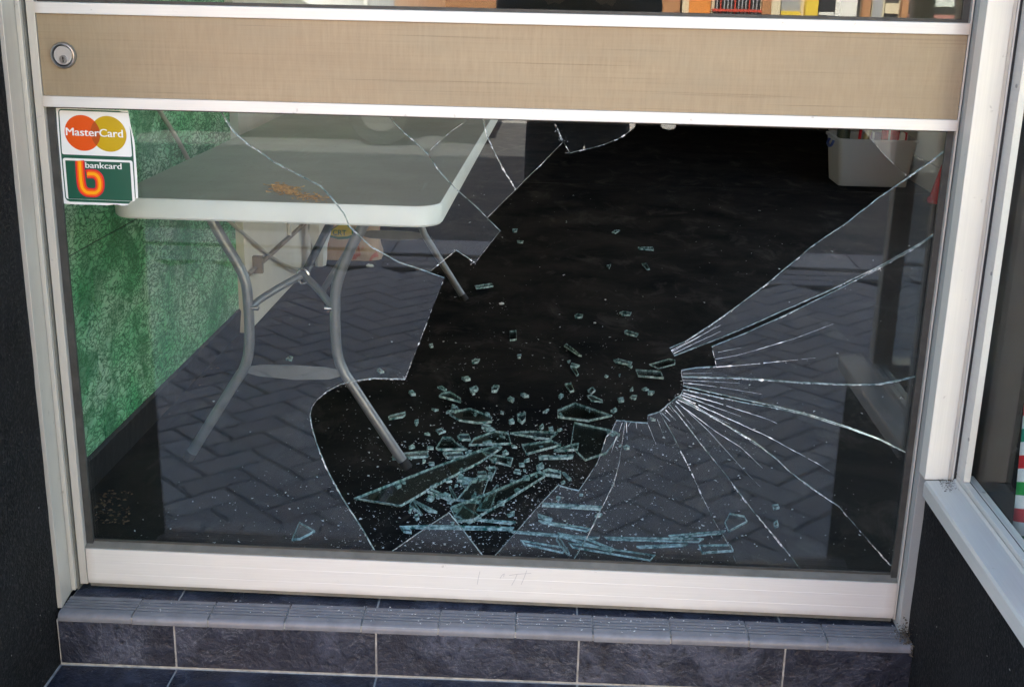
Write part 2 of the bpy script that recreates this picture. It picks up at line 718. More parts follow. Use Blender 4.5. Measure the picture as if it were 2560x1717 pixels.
def nosing_tile(x0, x1, y0, ztop, parent):
    pr = nosing_profile(y0, ztop)
    mb = MB().prism([(x0, y, z) for y, z in pr], [(x1, y, z) for y, z in pr], 0, 0)
    for k in range(len(mb.f)):
        if all(mb.v[i][2] < ztop - .0035 and mb.v[i][1] > y0 - .05 and mb.v[i][2] > ztop - .0045 for i in mb.f[k]) and len(mb.f[k]) == 4:
            mb.mi[k] = 1
    return local(mb, 'nosing_tile', ['nosing_glaze', 'groove_dark'], parent, 0, True)


NX = [-.024] + [.118 + .1448 * k for k in range(10)] + [1.579]
for i in range(11):
    nosing_tile(NX[i] + .0016, NX[i + 1] - .0016, -.402, .0005, porch)
    nosing_tile(NX[i] + .0016, NX[i + 1] - .0016, -.030 + random.uniform(-.0006, .0006), .0005 + random.uniform(-.0006, .0003), step)
local(MB().box(-.03, 1.585, -.466, -.402, -.3, -.0165), 'grout_bed', 'grout_dark', porch)
local(MB().box(-.027, 1.585, -.0925, .055, -.14, -.0140), 'grout_bed', 'grout', step)
local(MB().box(-.022, 1.578, -.094, -.0285, -.0155, -.0035), 'nosing_grout', 'grout', step)
local(MB().box(-.022, 1.578, -.0290, .055, -.0138, -.0022), 'threshold_grout', 'grout', step)
for i in range(5):
    a, b = XJ[i], XJ[i + 1]
    local(MB().box(a + g, b - g, -.0945, -.086, -.1055, -.0165), 'riser_tile', 'slate', step, .001)
TJ = [-.022, .187, .573, .958, 1.345, 1.575]
for i in range(5):
    local(MB().box(TJ[i] + g, TJ[i + 1] - g, -.0285, .050, -.012, -.0008), 'threshold_tile', 'slate', step, .001)

# ---- shop floor, ceiling
tag(bx('shop_floor', 'black_floor', None, -.3, 3.2, .052, 8.2, -.2, 0), kind='structure')
tag(bx('ceiling', 'ceiling_grey', None, -.3, 3.2, .1, 8.2, 2.9, 3.0), kind='structure')
seam = bx('floor_seam', 'black_void', bpy.data.objects['shop_floor'], -.1, 3.0, 4.985, 4.989, -.01, .0012)

# ---- black rendered walls either side of the doorway


def rendered(mb_list, name, label, parent=None):
    pass


def wavy_wall(name, x, y0, y1, z0, z1, depth, sgn, parent, amp=.0016):
    """a rendered reveal facing +-X with an uneven trowelled face"""
    ny, nz = max(2, int(abs(y1 - y0) / .02)), int((z1 - z0) / .03)
    mb = MB()
    vs, fs = [], []
    for j in range(nz + 1):
        for i in range(ny + 1):
            y = y0 + (y1 - y0) * i / ny
            z = z0 + (z1 - z0) * j / nz
            d = amp * (noise.noise(Vector((y * 9, z * 7, x))) + .6 * noise.noise(Vector((y * 31, z * 27, x + 5))))
            vs.append((x + d, y, z))
    for j in range(nz):
        for i in range(ny):
            a = j * (ny + 1) + i
            fs.append((a, a + 1, a + ny + 2, a + ny + 1) if sgn > 0 else (a, a + ny + 1, a + ny + 2, a + 1))
    mb.add(vs, fs)
    o = mb.build(name, 'black_render', parent, 0, True, fix=False)
    return o


wl = thing('rendered_wall', (-.3, -.3, PAVE_Z), 'rough black rendered wall beside the lock side of the door', 'wall')
wavy_wall('wall_face', -.0285, -.48, -.0762, -.30, 3.0, 0, 1, wl)
bx('wall_core', 'black_render', wl, -1.5, -.0315, -.482, .06, -.30, 3.0)
wr = thing('rendered_wall', (1.7, -.35, PAVE_Z), 'rough black rendered low wall under the grey window sill', 'wall')
wavy_wall('wall_face', 1.5805, -.60, -.0268, -.30, .2985, 0, -1, wr)
bx('wall_core', 'black_render', wr, 1.584, 1.652, -.515, -.028, -.30, .298)
bx('wall_front', 'black_render', wr, 1.584, 3.6, -.604, -.5155, -.30, .298)
# the shop front above, its sides, back and roof
sf = thing('shop_front', (1.2, 0, 3), 'upper shop front wall and parapet above the doorway', 'building')
bx('fascia_wall', 'dark_partition', sf, -1.5, 3.8, -.66, .1, 2.36, 8.5)  # unseen; raised this tall so its shadow covers the street
bx('pier', 'black_render', sf, 3.2, 3.8, -.66, .1, .3, 2.36)
bx('roof', 'asphalt', sf, -1.5, 3.5, .1, 8.4, 5.0, 5.4)
bx('side_wall', 'interior_white', sf, -1.5, -.31, .062, 8.4, -.3, 5.0)
for y0_, y1_, z0_, z1_ in ((.1, .9, -.3, 5.0), (4.8, 8.4, -.3, 5.0), (.9, 4.8, -.3, .5), (.9, 4.8, 2.9, 5.0)):  # gap left for the added window
    bx('side_wall', 'interior_white', sf, 3.21, 3.5, y0_, y1_, z0_, z1_)
bx('rear_wall', 'interior_white', sf, -.31, 3.21, 8.21, 8.4, -.3, 5.0)

ns_ = thing('added_neighbour_block', (-8, 3, -.2), 'added unseen two-storey block shading the street left of the doorway', 'building')  # added out of view to keep sun off the road
bx('wall', 'shop_brown', ns_, -16, -1.51, -.60, 9, -.4, 8.3)
bx('parapet', 'shop_brown', ns_, -16, -1.51, -.68, 9, 8.3, 8.6)
ns_ = thing('added_neighbour_block', (18, 3, -.2), 'added unseen two-storey block bouncing light from beyond the added lane', 'building')  # added out of view; its pale side reflects light to the shop
bx('wall', 'bounce_concrete', ns_, 13, 24, -.60, 9, -.4, 8.3)
bx('parapet', 'shop_brown', ns_, 13, 24, -.68, 9, 8.3, 8.6)
# ---- walls inside the shop
gw = thing('green_wall', (-.2, .9, 0), 'green crinkle-papered wall inside, left of the folding table', 'wall')
for a, b in ((.064, .560), (.563, 1.02), (1.023, 1.744)):
    for z0, z1 in ((.086, .5585), (.5615, 2.88)):
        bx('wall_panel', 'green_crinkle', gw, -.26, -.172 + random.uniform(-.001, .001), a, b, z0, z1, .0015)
bx('backing', 'sealant_dark', gw, -.29, -.176, .062, 1.744, 0, 2.885)
# a chipped black skirting with an uneven top
mb = MB()
sy = [.064 + (1.744 - .064) * i / 80 for i in range(81)]
fr = [(-.166 + .001 * noise.noise(Vector((y * 30, 0, 0))), y, .088 + .004 * noise.noise(Vector((y * 22, 3, 0)))) for y in sy]
n_ = len(sy)
vs = [(p[0] - .008, p[1], .0) for p in fr] + [(p[0], p[1], p[2] * .9) for p in fr] + [(p[0] - .004, p[1], p[2]) for p in fr] + [(-.172, p[1], p[2] - .001) for p in fr]
fs = [(r_ * n_ + i, r_ * n_ + i + 1, (r_ + 1) * n_ + i + 1, (r_ + 1) * n_ + i) for r_ in range(3) for i in range(n_ - 1)]
mb.add(vs, fs).build('skirting_board', 'skirting_black', gw)
ww = thing('white_wall', (-.2, 4, 0), 'plain off-white inside wall behind the folding table', 'wall')
bx('wall_panel', 'off_white_wall', ww, -.29, -.146, 1.748, 8.19, 0, 2.88, .003)
bx('access_panel', 'off_white_wall', ww, -.1455, -.140, 2.34, 3.2, .62, 1.5, .002)
rwl = thing('right_wall', (3.1, 4, 0), 'beige inside wall behind the plastic tub', 'wall')
for y0_, y1_, z0_, z1_ in ((.12, 1.0, .16, 2.88), (4.7, 8.19, .16, 2.88), (1.0, 4.7, .16, .55), (1.0, 4.7, 2.84, 2.88)):
    bx('wall_panel', 'beige_wall', rwl, 3.05, 3.2, y0_, y1_, z0_, z1_)
bx('side_window', 'glass_clean', rwl, 3.15, 3.156, 1.0, 4.7, .55, 2.84)  # added unseen window, lets in daylight to brighten the interior
for y_ in (1.0, 2.17, 3.37, 4.64):
    bx('window_frame', 'aluminium_z', rwl, 3.12, 3.19, y_, y_ + .06, .55, 2.84)  # frame of the added window
bx('skirting_board', 'beige_wall', rwl, 3.036, 3.2, .12, 8.19, 0, .157, .003)
bwl = thing('back_wall', (1.5, 8, 0), 'charcoal wall closing the far end of the shop', 'wall')
bx('wall_panel', 'charcoal_wall', bwl, -.14, 3.03, 8.0, 8.19, 0, 2.88)  # darkened so the fallen glass mirrors less light

# ================================================================== DOOR
Z_UT, Z_WT, Z_WB, Z_MB, Z_RT, Z_RB = 1.1082, 1.0891, .9523, .9333, .0883, .015
GY0, GY1 = .018, .024
door = thing('door', (.78, .02, 0), 'aluminium shop door with wood panel and smashed lower glass', 'door')
# bottom rail: three shallow extruded flutes on its face
pr = [(0, Z_RB), (0, .036), (.0006, .0365), (0, .037), (0, .062), (.0006, .0625), (0, .063), (0, Z_RT), (.0445, Z_RT), (.0445, Z_RB)]
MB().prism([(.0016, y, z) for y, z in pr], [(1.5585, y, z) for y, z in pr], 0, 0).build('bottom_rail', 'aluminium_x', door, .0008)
bx('weather_lip', 'bead_olive', door, .004, 1.556, .004, .04, .0065, Z_RB - .0005)
bx('mid_rail', 'aluminium_x', door, .0004, 1.5590, -.003, .0445, Z_MB, Z_WB - .0004, .001)
bx('mid_rail', 'aluminium_x', door, .0004, 1.5590, -.003, .0445, Z_WT + .0004, Z_UT, .001)
bx('wood_panel', 'wood_laminate', door, .0012, 1.5582, .0022, .04, Z_WB, Z_WT)
bx('stile', 'aluminium_z', door, -.0148, 0, -.0005, .0445, .012, 2.22, .0008)
bx('stile', 'aluminium_z', door, 1.5592, 1.5622, .0, .0445, .012, 2.22, .0006)
bx('top_rail', 'aluminium_x', door, .0004, 1.559, 0, .0445, 2.14, 2.22, .001)
# glazing beads and gaskets
bp = [(.003, Z_RT + .0004), (.003, .0905), (.0172, .0985), (.0172, Z_RT + .0004)]
MB().prism([(.0004, y, z) for y, z in bp], [(1.5588, y, z) for y, z in bp], 0, 0).build('glazing_bead', 'bead_olive', door)
bx('gasket', 'gasket', door, .0146, 1.5475, .0150, .0178, .0985, .1025)
for x0, x1 in ((.0004, .0135), (1.5478, 1.5588)):
    bx('gasket', 'gasket', door, x0, x1, .0105, .0178, .0906, Z_MB - .0004)
    bx('gasket', 'gasket', door, x0, x1, .0105, .0178, Z_UT + .0004, 2.1396)
bx('gasket', 'gasket', door, .0138, 1.5475, .0105, .0178, Z_UT + .0004, Z_UT + .0055)
bx('gasket', 'gasket', door, .0138, 1.5475, .0105, .0178, Z_MB - .0030, Z_MB - .0004)
bx('upper_glass', 'glass_pane', door, .001, 1.558, GY0, GY1, Z_UT + .0004, 2.1396)
# lock cylinder
plain('chrome_flat', (.50, .49, .46), .5, .55)
lk = at(159, 139, 1, 0)
rg = MB().lathe([(.0215, 0), (.0222, .0012), (.0222, .004), (.0205, .0075), (.0186, .0080), (.0180, .0065), (.0176, .0)], (lk.x, .0022, lk.z), (0, -1, 0), 40).build('lock_cylinder', 'chrome_dark', door, 0, True)
MB().lathe([(.0160, 0), (.0160, .0050), (.0154, .0056), (0.0005, .0056)], (lk.x, .0022, lk.z), (0, -1, 0), 40).build('cylinder_face', 'chrome_flat', rg, 0, True)
kx, kz = lk.x + .0002, lk.z - .0065
MB().lathe([(.0068, .0), (.0068, .0064), (.0062, .0070), (.0004, .0070)], (kx, .0022, kz), (0, -1, 0), 24).build('key_plug', 'chrome_dark', rg, 0, True)
kh = MB().prism([(kx + a, -.0054, kz + b) for a, b in ((-.0008, -.0048), (.001, -.0048), (.0012, -.0015), (.0004, -.0005), (.0012, .0012), (.0008, .0045), (-.0006, .0045), (-.0010, .001), (-.0003, -.001))],
                [(kx + a, -.0046, kz + b) for a, b in ((-.0008, -.0048), (.001, -.0048), (.0012, -.0015), (.0004, -.0005), (.0012, .0012), (.0008, .0045), (-.0006, .0045), (-.0010, .001), (-.0003, -.001))], 0, 0)
kh.build('keyhole', 'black_void', rg)

# faint pencil scrawl on the bottom rail
mb = MB()
for st in ([(1200, 1427), (1196, 1443), (1193, 1460)], [(1250, 1445), (1256, 1436), (1261, 1433), (1259, 1441)], [(1293, 1434), (1287, 1448), (1279, 1462)], [(1317, 1425), (1311, 1441), (1303, 1460)], [(1273, 1437), (1295, 1434), (1328, 1432)]):
    q_ = [at(x, y, 1, 0) for x, y in st]
    for p_, r_ in zip(q_, q_[1:]):
        d_ = (r_ - p_).normalized()
        nn_ = Vector((-d_.z, 0, d_.x)) * .0004
        o_ = Vector((0, -.0004, 0))
        mb.add([p_ - nn_ + o_, r_ - nn_ + o_, r_ + nn_ + o_, p_ + nn_ + o_], [(0, 1, 2, 3)])
plain('pencil', (.42, .42, .42), .7)
mb.build('pencil_scrawl', 'pencil', door, fix=False)

# ---- door frame
fr_ = thing('door_frame', (.78, 0, 0), 'aluminium frame posts on both sides of the door', 'door frame')
jp = [(-.0215, -.074), (-.0285, -.0125), (-.0285, .058), (-.075, .058), (-.075, -.074)]
MB().prism([(x, y, -.0004) for x, y in jp], [(x, y, 2.3) for x, y in jp], 0, 0).build('jamb', 'aluminium_z', fr_, .0008)
bx('door_stop', 'aluminium_z', fr_, -.0283, -.0200, -.0125, .0575, .004, 2.3, .0008)
bx('door_stop', 'bead_olive', fr_, -.0199, -.0165, -.004, .0575, .002, 2.3)
bx('jamb', 'aluminium_grey', fr_, 1.5640, 1.60, -.0245, .058, -.0006, 2.3, .0008)
bx('post', 'aluminium_white', fr_, 1.5625, 1.6035, -.062, -.0252, .328, 2.3, .0012)
bx('post_flange', 'aluminium_z', fr_, 1.6038, 1.6095, -.0605, -.0252, .329, 2.3, .0005)
bx('post_lip', 'aluminium_white', fr_, 1.6098, 1.6125, -.0625, -.0252, .329, 2.3, .0003)
bx('head', 'aluminium_x', fr_, -.02, 1.563, -.012, .0575, 2.225, 2.3)

# ---- display window on the right return
dw = thing('display_window', (1.63, -.35, .3), 'aluminium framed display window with sill, right of the door', 'window')
sl = [(1.5615, .298), (1.5615, .3225), (1.5645, .327), (1.611, .330), (1.615, .334), (1.615, .298)]
MB().prism([(x, -.0640, z) for x, z in sl], [(x, -.62, z) for x, z in sl], 0, 0).build('sill', 'aluminium_y', dw, .0006)
bx('sill_bead', 'aluminium_y', dw, 1.6162, 1.628, -.518, -.064, .298, .3425, .0008)
bx('bottom_seal', 'sealant_dark', dw, 1.6283, 1.6315, -.518, -.064, .298, .3400)
bx('inner_bead', 'aluminium_y', dw, 1.6318, 1.646, -.518, -.064, .298, .3395, .0008)
bx('vertical_seal', 'sealant_dark', dw, 1.6128, 1.616, -.064, -.0255, .3345, 2.3)
bx('vertical_bead', 'aluminium_y', dw, 1.6163, 1.628, -.102, -.0260, .343, 2.3, .0006)
bx('pane', 'glass_clean', dw, 1.6335, 1.6385, -.518, -.065, .3402, 2.3)
bx('front_pane', 'glass_clean', dw, 1.66, 3.2, -.541, -.535, .3402, 2.3)
bx('front_sill', 'aluminium_x', dw, 1.6525, 3.2, -.58, -.5195, .2985, .3400)
bx('corner_mullion', 'aluminium_z', dw, 1.6165, 1.6595, -.5565, -.5185, .3405, 2.3, .001)
for px, py in ((2539, 215), (2476, 683), (2420, 1096)):
    q = at(px, py, 0, 1.616)
    s_ = MB().lathe([(.0034, -.0005), (.0034, .0005), (.0026, .0014), (.0006, .0018)], (1.6163, q.y - .004, q.z), (-1, 0, 0), 14).build('screw', 'chrome_dark', dw, 0, True)
q = at(2432, 1220, 2, .3425)
MB().lathe([(.0034, -.0005), (.0034, .0005), (.0026, .0014), (.0006, .0018)], (1.641, q.y - .01, .3394), (0, 0, 1), 14).build('screw', 'chrome_dark', dw, 0, True)
dk = thing('display_deck', (2.4, -.3, .0), 'black painted display deck behind the side window', 'display deck')
bx('deck_top', 'dark_partition', dk, 1.6535, 3.2, -.515, .06, .200, .258)
bx('deck_front', 'dark_partition', dk, 1.654, 3.2, .02, .06, .0, .199)
bx('dark_backing', 'dark_partition', dk, 1.604, 3.2, .0605, .075, .0, 2.3)  # added black sheet that keeps the display window dark inside

# ================================================================== BROKEN LOWER PANE
GF = GY0          # front face of the glass


def gp(px, py):
    p = at(px, py, 1, GF)
    return (p.x, p.z)


C1 = [(547, 272), (582, 329), (620, 362), (647, 379), (681, 404), (754, 442), (800, 466), (827, 494), (860, 536), (873, 567), (926, 617), (995, 656), (1073, 682)]
C2a = [(975, 296), (1010, 332), (1037, 356), (1070, 386)]
C2b = [(1070, 386), (1095, 425), (1137, 471), (1187, 515), (1218, 545)]
C3 = [(1070, 386), (1080, 371), (1108, 347), (1133, 325), (1172, 299)]
C4 = [(1208, 299), (1216, 335), (1229, 367), (1259, 425), (1290, 475)]
HL = [(1073, 682), (1111, 695), (1031, 901), (1013, 949), (935, 947), (880, 955), (851, 962), (815, 981), (792, 1001), (780, 1018), (775, 1040), (780, 1070), (792, 1112), (823, 1186), (853, 1241), (907, 1325), (940, 1383)]
HM = [(1218, 545), (1251, 578), (1188, 658), (1140, 627), (1073, 682)]
XA, XB = -.006, 1.5572
ZA, ZB = .0912, .945


def edge_pts(side, *v):
    return v


pieces = []


def T(x):       # a point along the top of the pane above a photo pixel column
    return (gp(x, 300)[0], ZB)


def poly(pxs):
    return [gp(*p) for p in pxs]


def low(px):
    p = gp(*px)
    return (p[0], ZA)


P_ = poly
pieces.append([(XA, ZB), (gp(547, 272)[0], ZB)] + P_(C1) + P_(HL[1:]) + [low((948, 1396)), (XA, ZA)])
pieces.append([(gp(547, 272)[0], ZB), (gp(975, 296)[0], ZB)] + P_(C2a) + P_(C2b[1:]) + P_(HM[1:]) + P_(C1[-2::-1]))
pieces.append([(gp(975, 296)[0], ZB), (gp(1172, 299)[0], ZB)] + P_(C3[::-1]) + P_(C2a[-2::-1]))
pieces.append([(gp(1172, 299)[0], ZB), (gp(1208, 299)[0], ZB)] + P_(C4) + P_([(1218, 545)]) + P_(C2b[-2::-1]) + P_(C3[1:]))
pieces.append([(gp(1208, 299)[0], ZB), (gp(1383, 305)[0], ZB)] + P_([(1386, 311), (1407, 357), (1348, 418), (1290, 475)]) + P_(C4[-2::-1]))
pieces.append([(gp(1384, 305)[0] + .001, ZB), (gp(1592, 314)[0], ZB)] + P_([(1588, 318), (1572, 332), (1545, 349), (1512, 362), (1478, 372), (1448, 378), (1425, 384), (1409, 358), (1388, 311)]))
pieces.append([(gp(1640, 314)[0], ZB), (gp(1700, 314)[0], ZB)] + P_([(1688, 322), (1673, 326), (1655, 321)]))
# right-hand pieces
K_UP = [(2272, 444), (2300, 424), (2340, 396), (2372, 371)]
pieces.append([(gp(2157, 326)[0], ZB), (XB, ZB), (XB, gp(2385, 362)[1])] + P_(K_UP[::-1]) + P_([(2251, 425), (2209, 387), (2159, 327)]))
GAPU = [(1686, 891), (1740, 870), (1839, 831), (1930, 791), (2063, 733), (2213, 660), (2300, 611), (2350, 577)]
GAPL = [(1779, 867), (1860, 835), (1945, 797), (2063, 740), (2213, 663), (2300, 613), (2350, 579)]
pieces.append(P_(K_UP) + [(XB, gp(2385, 362)[1] - .0004), (XB, gp(2360, 570)[1])] + P_(GAPU[::-1]) + P_([(1674, 871), (1713, 854), (1780, 811), (1850, 761), (1914, 713), (2029, 617), (2121, 555), (2194, 497)]))
CH = [(1704, 943), (1853, 947), (2006, 958), (2130, 963), (2198, 962), (2259, 950), (2301, 939)]
GB = [(1707, 966), (1853, 999), (1922, 1013), (2025, 1038), (2121, 1069), (2198, 1098), (2270, 1134)]
GB2 = [(1708, 974), (1853, 1005), (1922, 1017), (2025, 1040), (2121, 1070.5), (2198, 1099), (2270, 1135)]
pieces.append(P_(GAPL) + [(XB, gp(2360, 570)[1] - .0004), (XB, gp(2306, 937)[1])] + P_(CH[::-1]) + P_([(1703, 926), (1740, 920), (1791, 917)]))
pieces.append(P_(CH) + [(XB, gp(2306, 937)[1] - .0004), (XB, gp(2278, 1138)[1])] + P_(GB[::-1]) + P_([(1709, 955)]))
CD = [(1694, 992), (1750, 1026), (1813, 1062), (1884, 1104), (1945, 1151), (1976, 1181), (2041, 1229), (2098, 1267), (2125, 1298), (2170, 1350), (2226, 1413)]
CC = [(1672, 1010), (1700, 1042), (1748, 1105), (1822, 1197), (1880, 1274), (1922, 1324), (1976, 1389), (2012, 1438)]
CB = [(1649, 1030), (1680, 1085), (1718, 1159), (1752, 1233), (1784, 1300), (1826, 1370), (1850, 1432)]
CA = [(1563, 1053), (1556, 1100), (1549, 1152), (1535, 1209), (1497, 1285), (1462, 1354), (1427, 1412)]
pieces.append(P_(GB2) + [(XB, gp(2278, 1138)[1] - .0004), (XB, gp(2232, 1420)[1])] + P_(CD[::-1]) + P_([(1702, 988)]))
pieces.append(P_(CD) + [(XB, gp(2232, 1420)[1] - .0004), (XB, ZA), low((2014, 1440))] + P_(CC[::-1]))
pieces.append(P_(CC) + [low((2012, 1440)), low((1852, 1436))] + P_(CB[::-1]) + P_([(1662, 1020)]))
pieces.append(P_(CB) + [low((1850, 1436)), low((1426, 1416))] + P_(CA[::-1]) + P_([(1590, 1056), (1619, 1058), (1619, 1039)]))
pieces.append(P_(CA) + [low((1424, 1416)), low((1226, 1400))] + P_([(1233, 1393), (1285, 1335), (1355, 1255), (1395, 1213), (1421, 1221), (1447, 1227), (1470, 1193), (1493, 1158), (1507, 1118), (1515, 1092), (1528, 1080), (1541, 1052)]))
pieces.append([low((964, 1392)), (gp(972, 1384)[0], gp(972, 1384)[1])] + P_([(1010, 1357), (1060, 1323), (1122, 1282), (1160, 1328), (1210, 1393)]) + [low((1216, 1400))])


def fracture(mb, pts, width, wob=.5, y=GF, close=False, taper=False, skip=0.0):
    """a thin chipped ridge along a break line: tent-shaped flakes of uneven width standing off the glass by tenths of a millimetre"""
    P = [Vector((p[0], 0, p[1])) for p in pts]
    seg = []
    for a, b in zip(P, P[1:] + ([P[0]] if close else [])):
        L = (b - a).length
        k = max(1, int(L / .006))
        seg += [a.lerp(b, i / k) for i in range(k)]
    if not close:
        seg.append(P[-1])
    n = len(seg)
    vs, fs = [], []
    for i, p in enumerate(seg):
        t = (seg[min(i + 1, n - 1)] - seg[max(i - 1, 0)])
        if t.length < 1e-7:
            t = Vector((1, 0, 0))
        t.normalize()
        nn = Vector((-t.z, 0, t.x))
        ww_ = width * (1 + wob * random.uniform(-1, 1.3))
        if random.random() < .06:
            ww_ *= 2.4
        if taper:
            ww_ *= (1 - .85 * i / n)
        off = random.uniform(-.25, .25) * width
        c_ = p + nn * off
        vs += [c_ - nn * ww_ * .5 + Vector((0, y - .0002, 0)), c_ + Vector((0, y - .0004 - random.random() * .0008, 0)), c_ + nn * ww_ * .5 + Vector((0, y - .0002, 0))]
    for i in range(n - 1):
        if random.random() < skip:
            continue
        for k in range(2):
            fs.append((3 * i + k, 3 * i + k + 1, 3 * i + 4 + k, 3 * i + 3 + k))
    mb.add(vs, fs)


tilt = [(0.0, 0.0), (.25, .1), (-.1, .3), (.3, -.2), (.2, .3), (1.6, -.8), (.5, .5), (-.3, .5), (.35, -.35), (-.2, .12), (.25, -.1), (-.25, .2), (-.45, .1), (.9, -.35), (-.35, .4), (.55, .5), (-.15, -.6)]


def densify(pts, jit=.0005, step_=.02):
    out = []
    n = len(pts)
    for i in range(n):
        a, b = Vector(pts[i]), Vector(pts[(i + 1) % n])
        L = (b - a).length
        out.append(tuple(a))
        inner = XA + .001 < a.x < XB - .001 and ZA + .001 < a.y < ZB - .001 and XA + .001 < b.x < XB - .001 and ZA + .001 < b.y < ZB - .001
        if inner:
            k = int(L / step_)
            for j in range(1, k):
                q = a.lerp(b, j / k)
                q += Vector((random.uniform(-jit, jit), random.uniform(-jit, jit)))
                out.append(tuple(q))
    return out


def shrink(pts, d):
    """pull a polygon in by d so neighbours leave a hairline gap"""
    n = len(pts)
    V = [Vector(p) for p in pts]
    area = sum(V[i].x * V[(i + 1) % n].y - V[(i + 1) % n].x * V[i].y for i in range(n))
    sg = 1 if area > 0 else -1
    out = []
    for i in range(n):
        a, b, c_ = V[i - 1], V[i], V[(i + 1) % n]
        t1, t2 = (b - a), (c_ - b)
        if t1.length < 1e-6 or t2.length < 1e-6:
            out.append(tuple(b))
            continue
        t1.normalize()
        t2.normalize()
        n1, n2 = Vector((-t1.y, t1.x)) * sg, Vector((-t2.y, t2.x)) * sg
        m_ = n1 + n2
        if m_.length < .3:
            out.append(tuple(b))
            continue
        m_.normalize()
        out.append(tuple(b + m_ * d))
    return out


for i, pts in enumerate(pieces):
    dens = shrink(densify(pts), .0004)
    rx, rz = (math.radians(a) * .5 for a in tilt[i])
    cx = sum(p[0] for p in dens) / len(dens)
    cz = sum(p[1] for p in dens) / len(dens)
    # pieces stay gripped by the beads: lean them about the frame edge they are held in
    front = [(x, GY0 + (z - cz) * math.tan(rx) + (x - cx) * math.tan(rz), z) for x, z in dens]
    back = [(x, y + .006, z) for x, y, z in front]
    o = MB().prism(front, back, 1, 0).build('glass_piece', ['glass_pane', 'pane_edge'], door)
    mb = MB()
    n = len(dens)
    run = []
    for k in range(n + 1):
        p = dens[k % n]
        on = XA + .004 < p[0] < XB - .004 and ZA + .0015 < p[1] < ZB - .004
        if on:
            run.append((p[0], p[1]))
        if (not on or k == n) and len(run) > 1:
            cut = 0
            while cut < len(run) - 1:          # the bite of the break changes along its length
                nx = min(len(run), cut + random.randint(2, 7))
                fracture(mb, run[cut:nx], random.choice((.0004, .0006, .0008, .0012)), .8, 0, skip=random.choice((.05, .25, .6)))
                cut = nx - 1
        if not on:
            run = []
    if mb.v:
        mb.v = [(x, y + GY0 + (z - cz) * math.tan(rx) + (x - cx) * math.tan(rz), z) for x, y, z in mb.v]
        mb.build('chipped_edge', 'glass_fracture', o, fix=False)

# radial hackle cracks that do not cross the whole piece
HACK = [([(1678, 876), (1730, 850), (1801, 812)], .0011), ([(1684, 883), (1740, 856), (1801, 828)], .0009), ([(1680, 879), (1740, 846), (1790, 815)], .0006),
        ([(1788, 897), (1840, 888), (1891, 874)], .0006), ([(1891, 874), (1985, 846), (2083, 809)], .0007), ([(1791, 917), (1900, 908), (2038, 894)], .0010), ([(1795, 880), (1853, 868)], .0004),
        ([(1709, 956), (1800, 967), (1903, 984)], .0006), ([(1706, 950), (1800, 954), (1850, 957)], .0005), ([(1707, 933), (1780, 932)], .0005),
        ([(1708, 982), (1800, 1008), (1919, 1047), (1943, 1058)], .0015), ([(1705, 987), (1780, 1014), (1852, 1040)], .0010),
        ([(1707, 994), (1800, 1036), (1919, 1090), (2048, 1160), (2073, 1176)], .0014), ([(1694, 998), (1760, 1030), (1825, 1059)], .0009),
        ([(1689, 1003), (1790, 1078), (1853, 1118), (1906, 1169)], .0010), ([(1683, 1006), (1710, 1040), (1737, 1072)], .0006),
        ([(1690, 1001), (1770, 1075), (1863, 1178), (1900, 1215)], .0005), ([(1700, 990), (1790, 1046), (1900, 1118)], .0007),
        ([(1655, 1032), (1675, 1052)], .0007), ([(1664, 1024), (1690, 1050)], .0006), ([(1620, 1060), (1640, 1110)], .0005), ([(1590, 1056), (1592, 1070)], .0006),
        ([(1566, 1054), (1568, 1098)], .0008), ([(1577, 1054), (1570, 1065)], .0006), ([(1541, 1090), (1528, 1131)], .0008), ([(1556, 1055), (1540, 1100)], .0007),
        ([(1700, 985), (1740, 995)], .0006), ([(1670, 1015), (1684, 1030)], .0005), ([(1640, 1040), (1660, 1090)], .0004)]
mb = MB()
for px, wd in HACK:
    fracture(mb, [gp(*p) for p in px], wd, .5, GY0 - .0012, taper=True, skip=.04)
mb.build('hackle_crack', 'hackle_white', door, fix=False)
# crushed glass clinging to the bruised corners
mb = MB()
for cx_, cy_, n_, sp in ((1005, 940, 22, 14), (985, 948, 12, 16), (826, 972, 14, 22), (1140, 628, 7, 6), (1182, 655, 10, 9), (1405, 350, 16, 10), (1395, 330, 10, 10), (1418, 378, 8, 6), (1700, 990, 26, 12), (1672, 1010, 14, 14), (1655, 1028, 10, 10), (1706, 965, 8, 12), (1090, 690, 4, 5), (2200, 666, 18, 50), (2120, 705, 8, 40), (2290, 617, 8, 30), (1075, 388, 5, 6), (800, 464, 8, 12), (1262, 428, 4, 4), (1286, 472, 4, 3), (2258, 430, 6, 8), (1535, 1210, 6, 8), (1497, 1288, 5, 8)):
    for _ in range(n_):
        x, z = gp(cx_ + random.gauss(0, sp * .6), cy_ + random.gauss(0, sp * (.25 if sp > 20 else .5)) - (0 if sp < 30 else 0))
        r = random.uniform(.0005, .0016)
        p0 = Vector((x, GY0 - .0016, z))
        mb.add([p0 + Vector((random.uniform(-1, 1), -random.random() * .6, random.uniform(-1, 1))) * r for _ in range(4)], [(0, 1, 2), (0, 2, 3), (0, 3, 1), (1, 3, 2)])
o = mb.build('crushed_glass', 'glass_fracture', door)
o['kind'] = 'stuff'

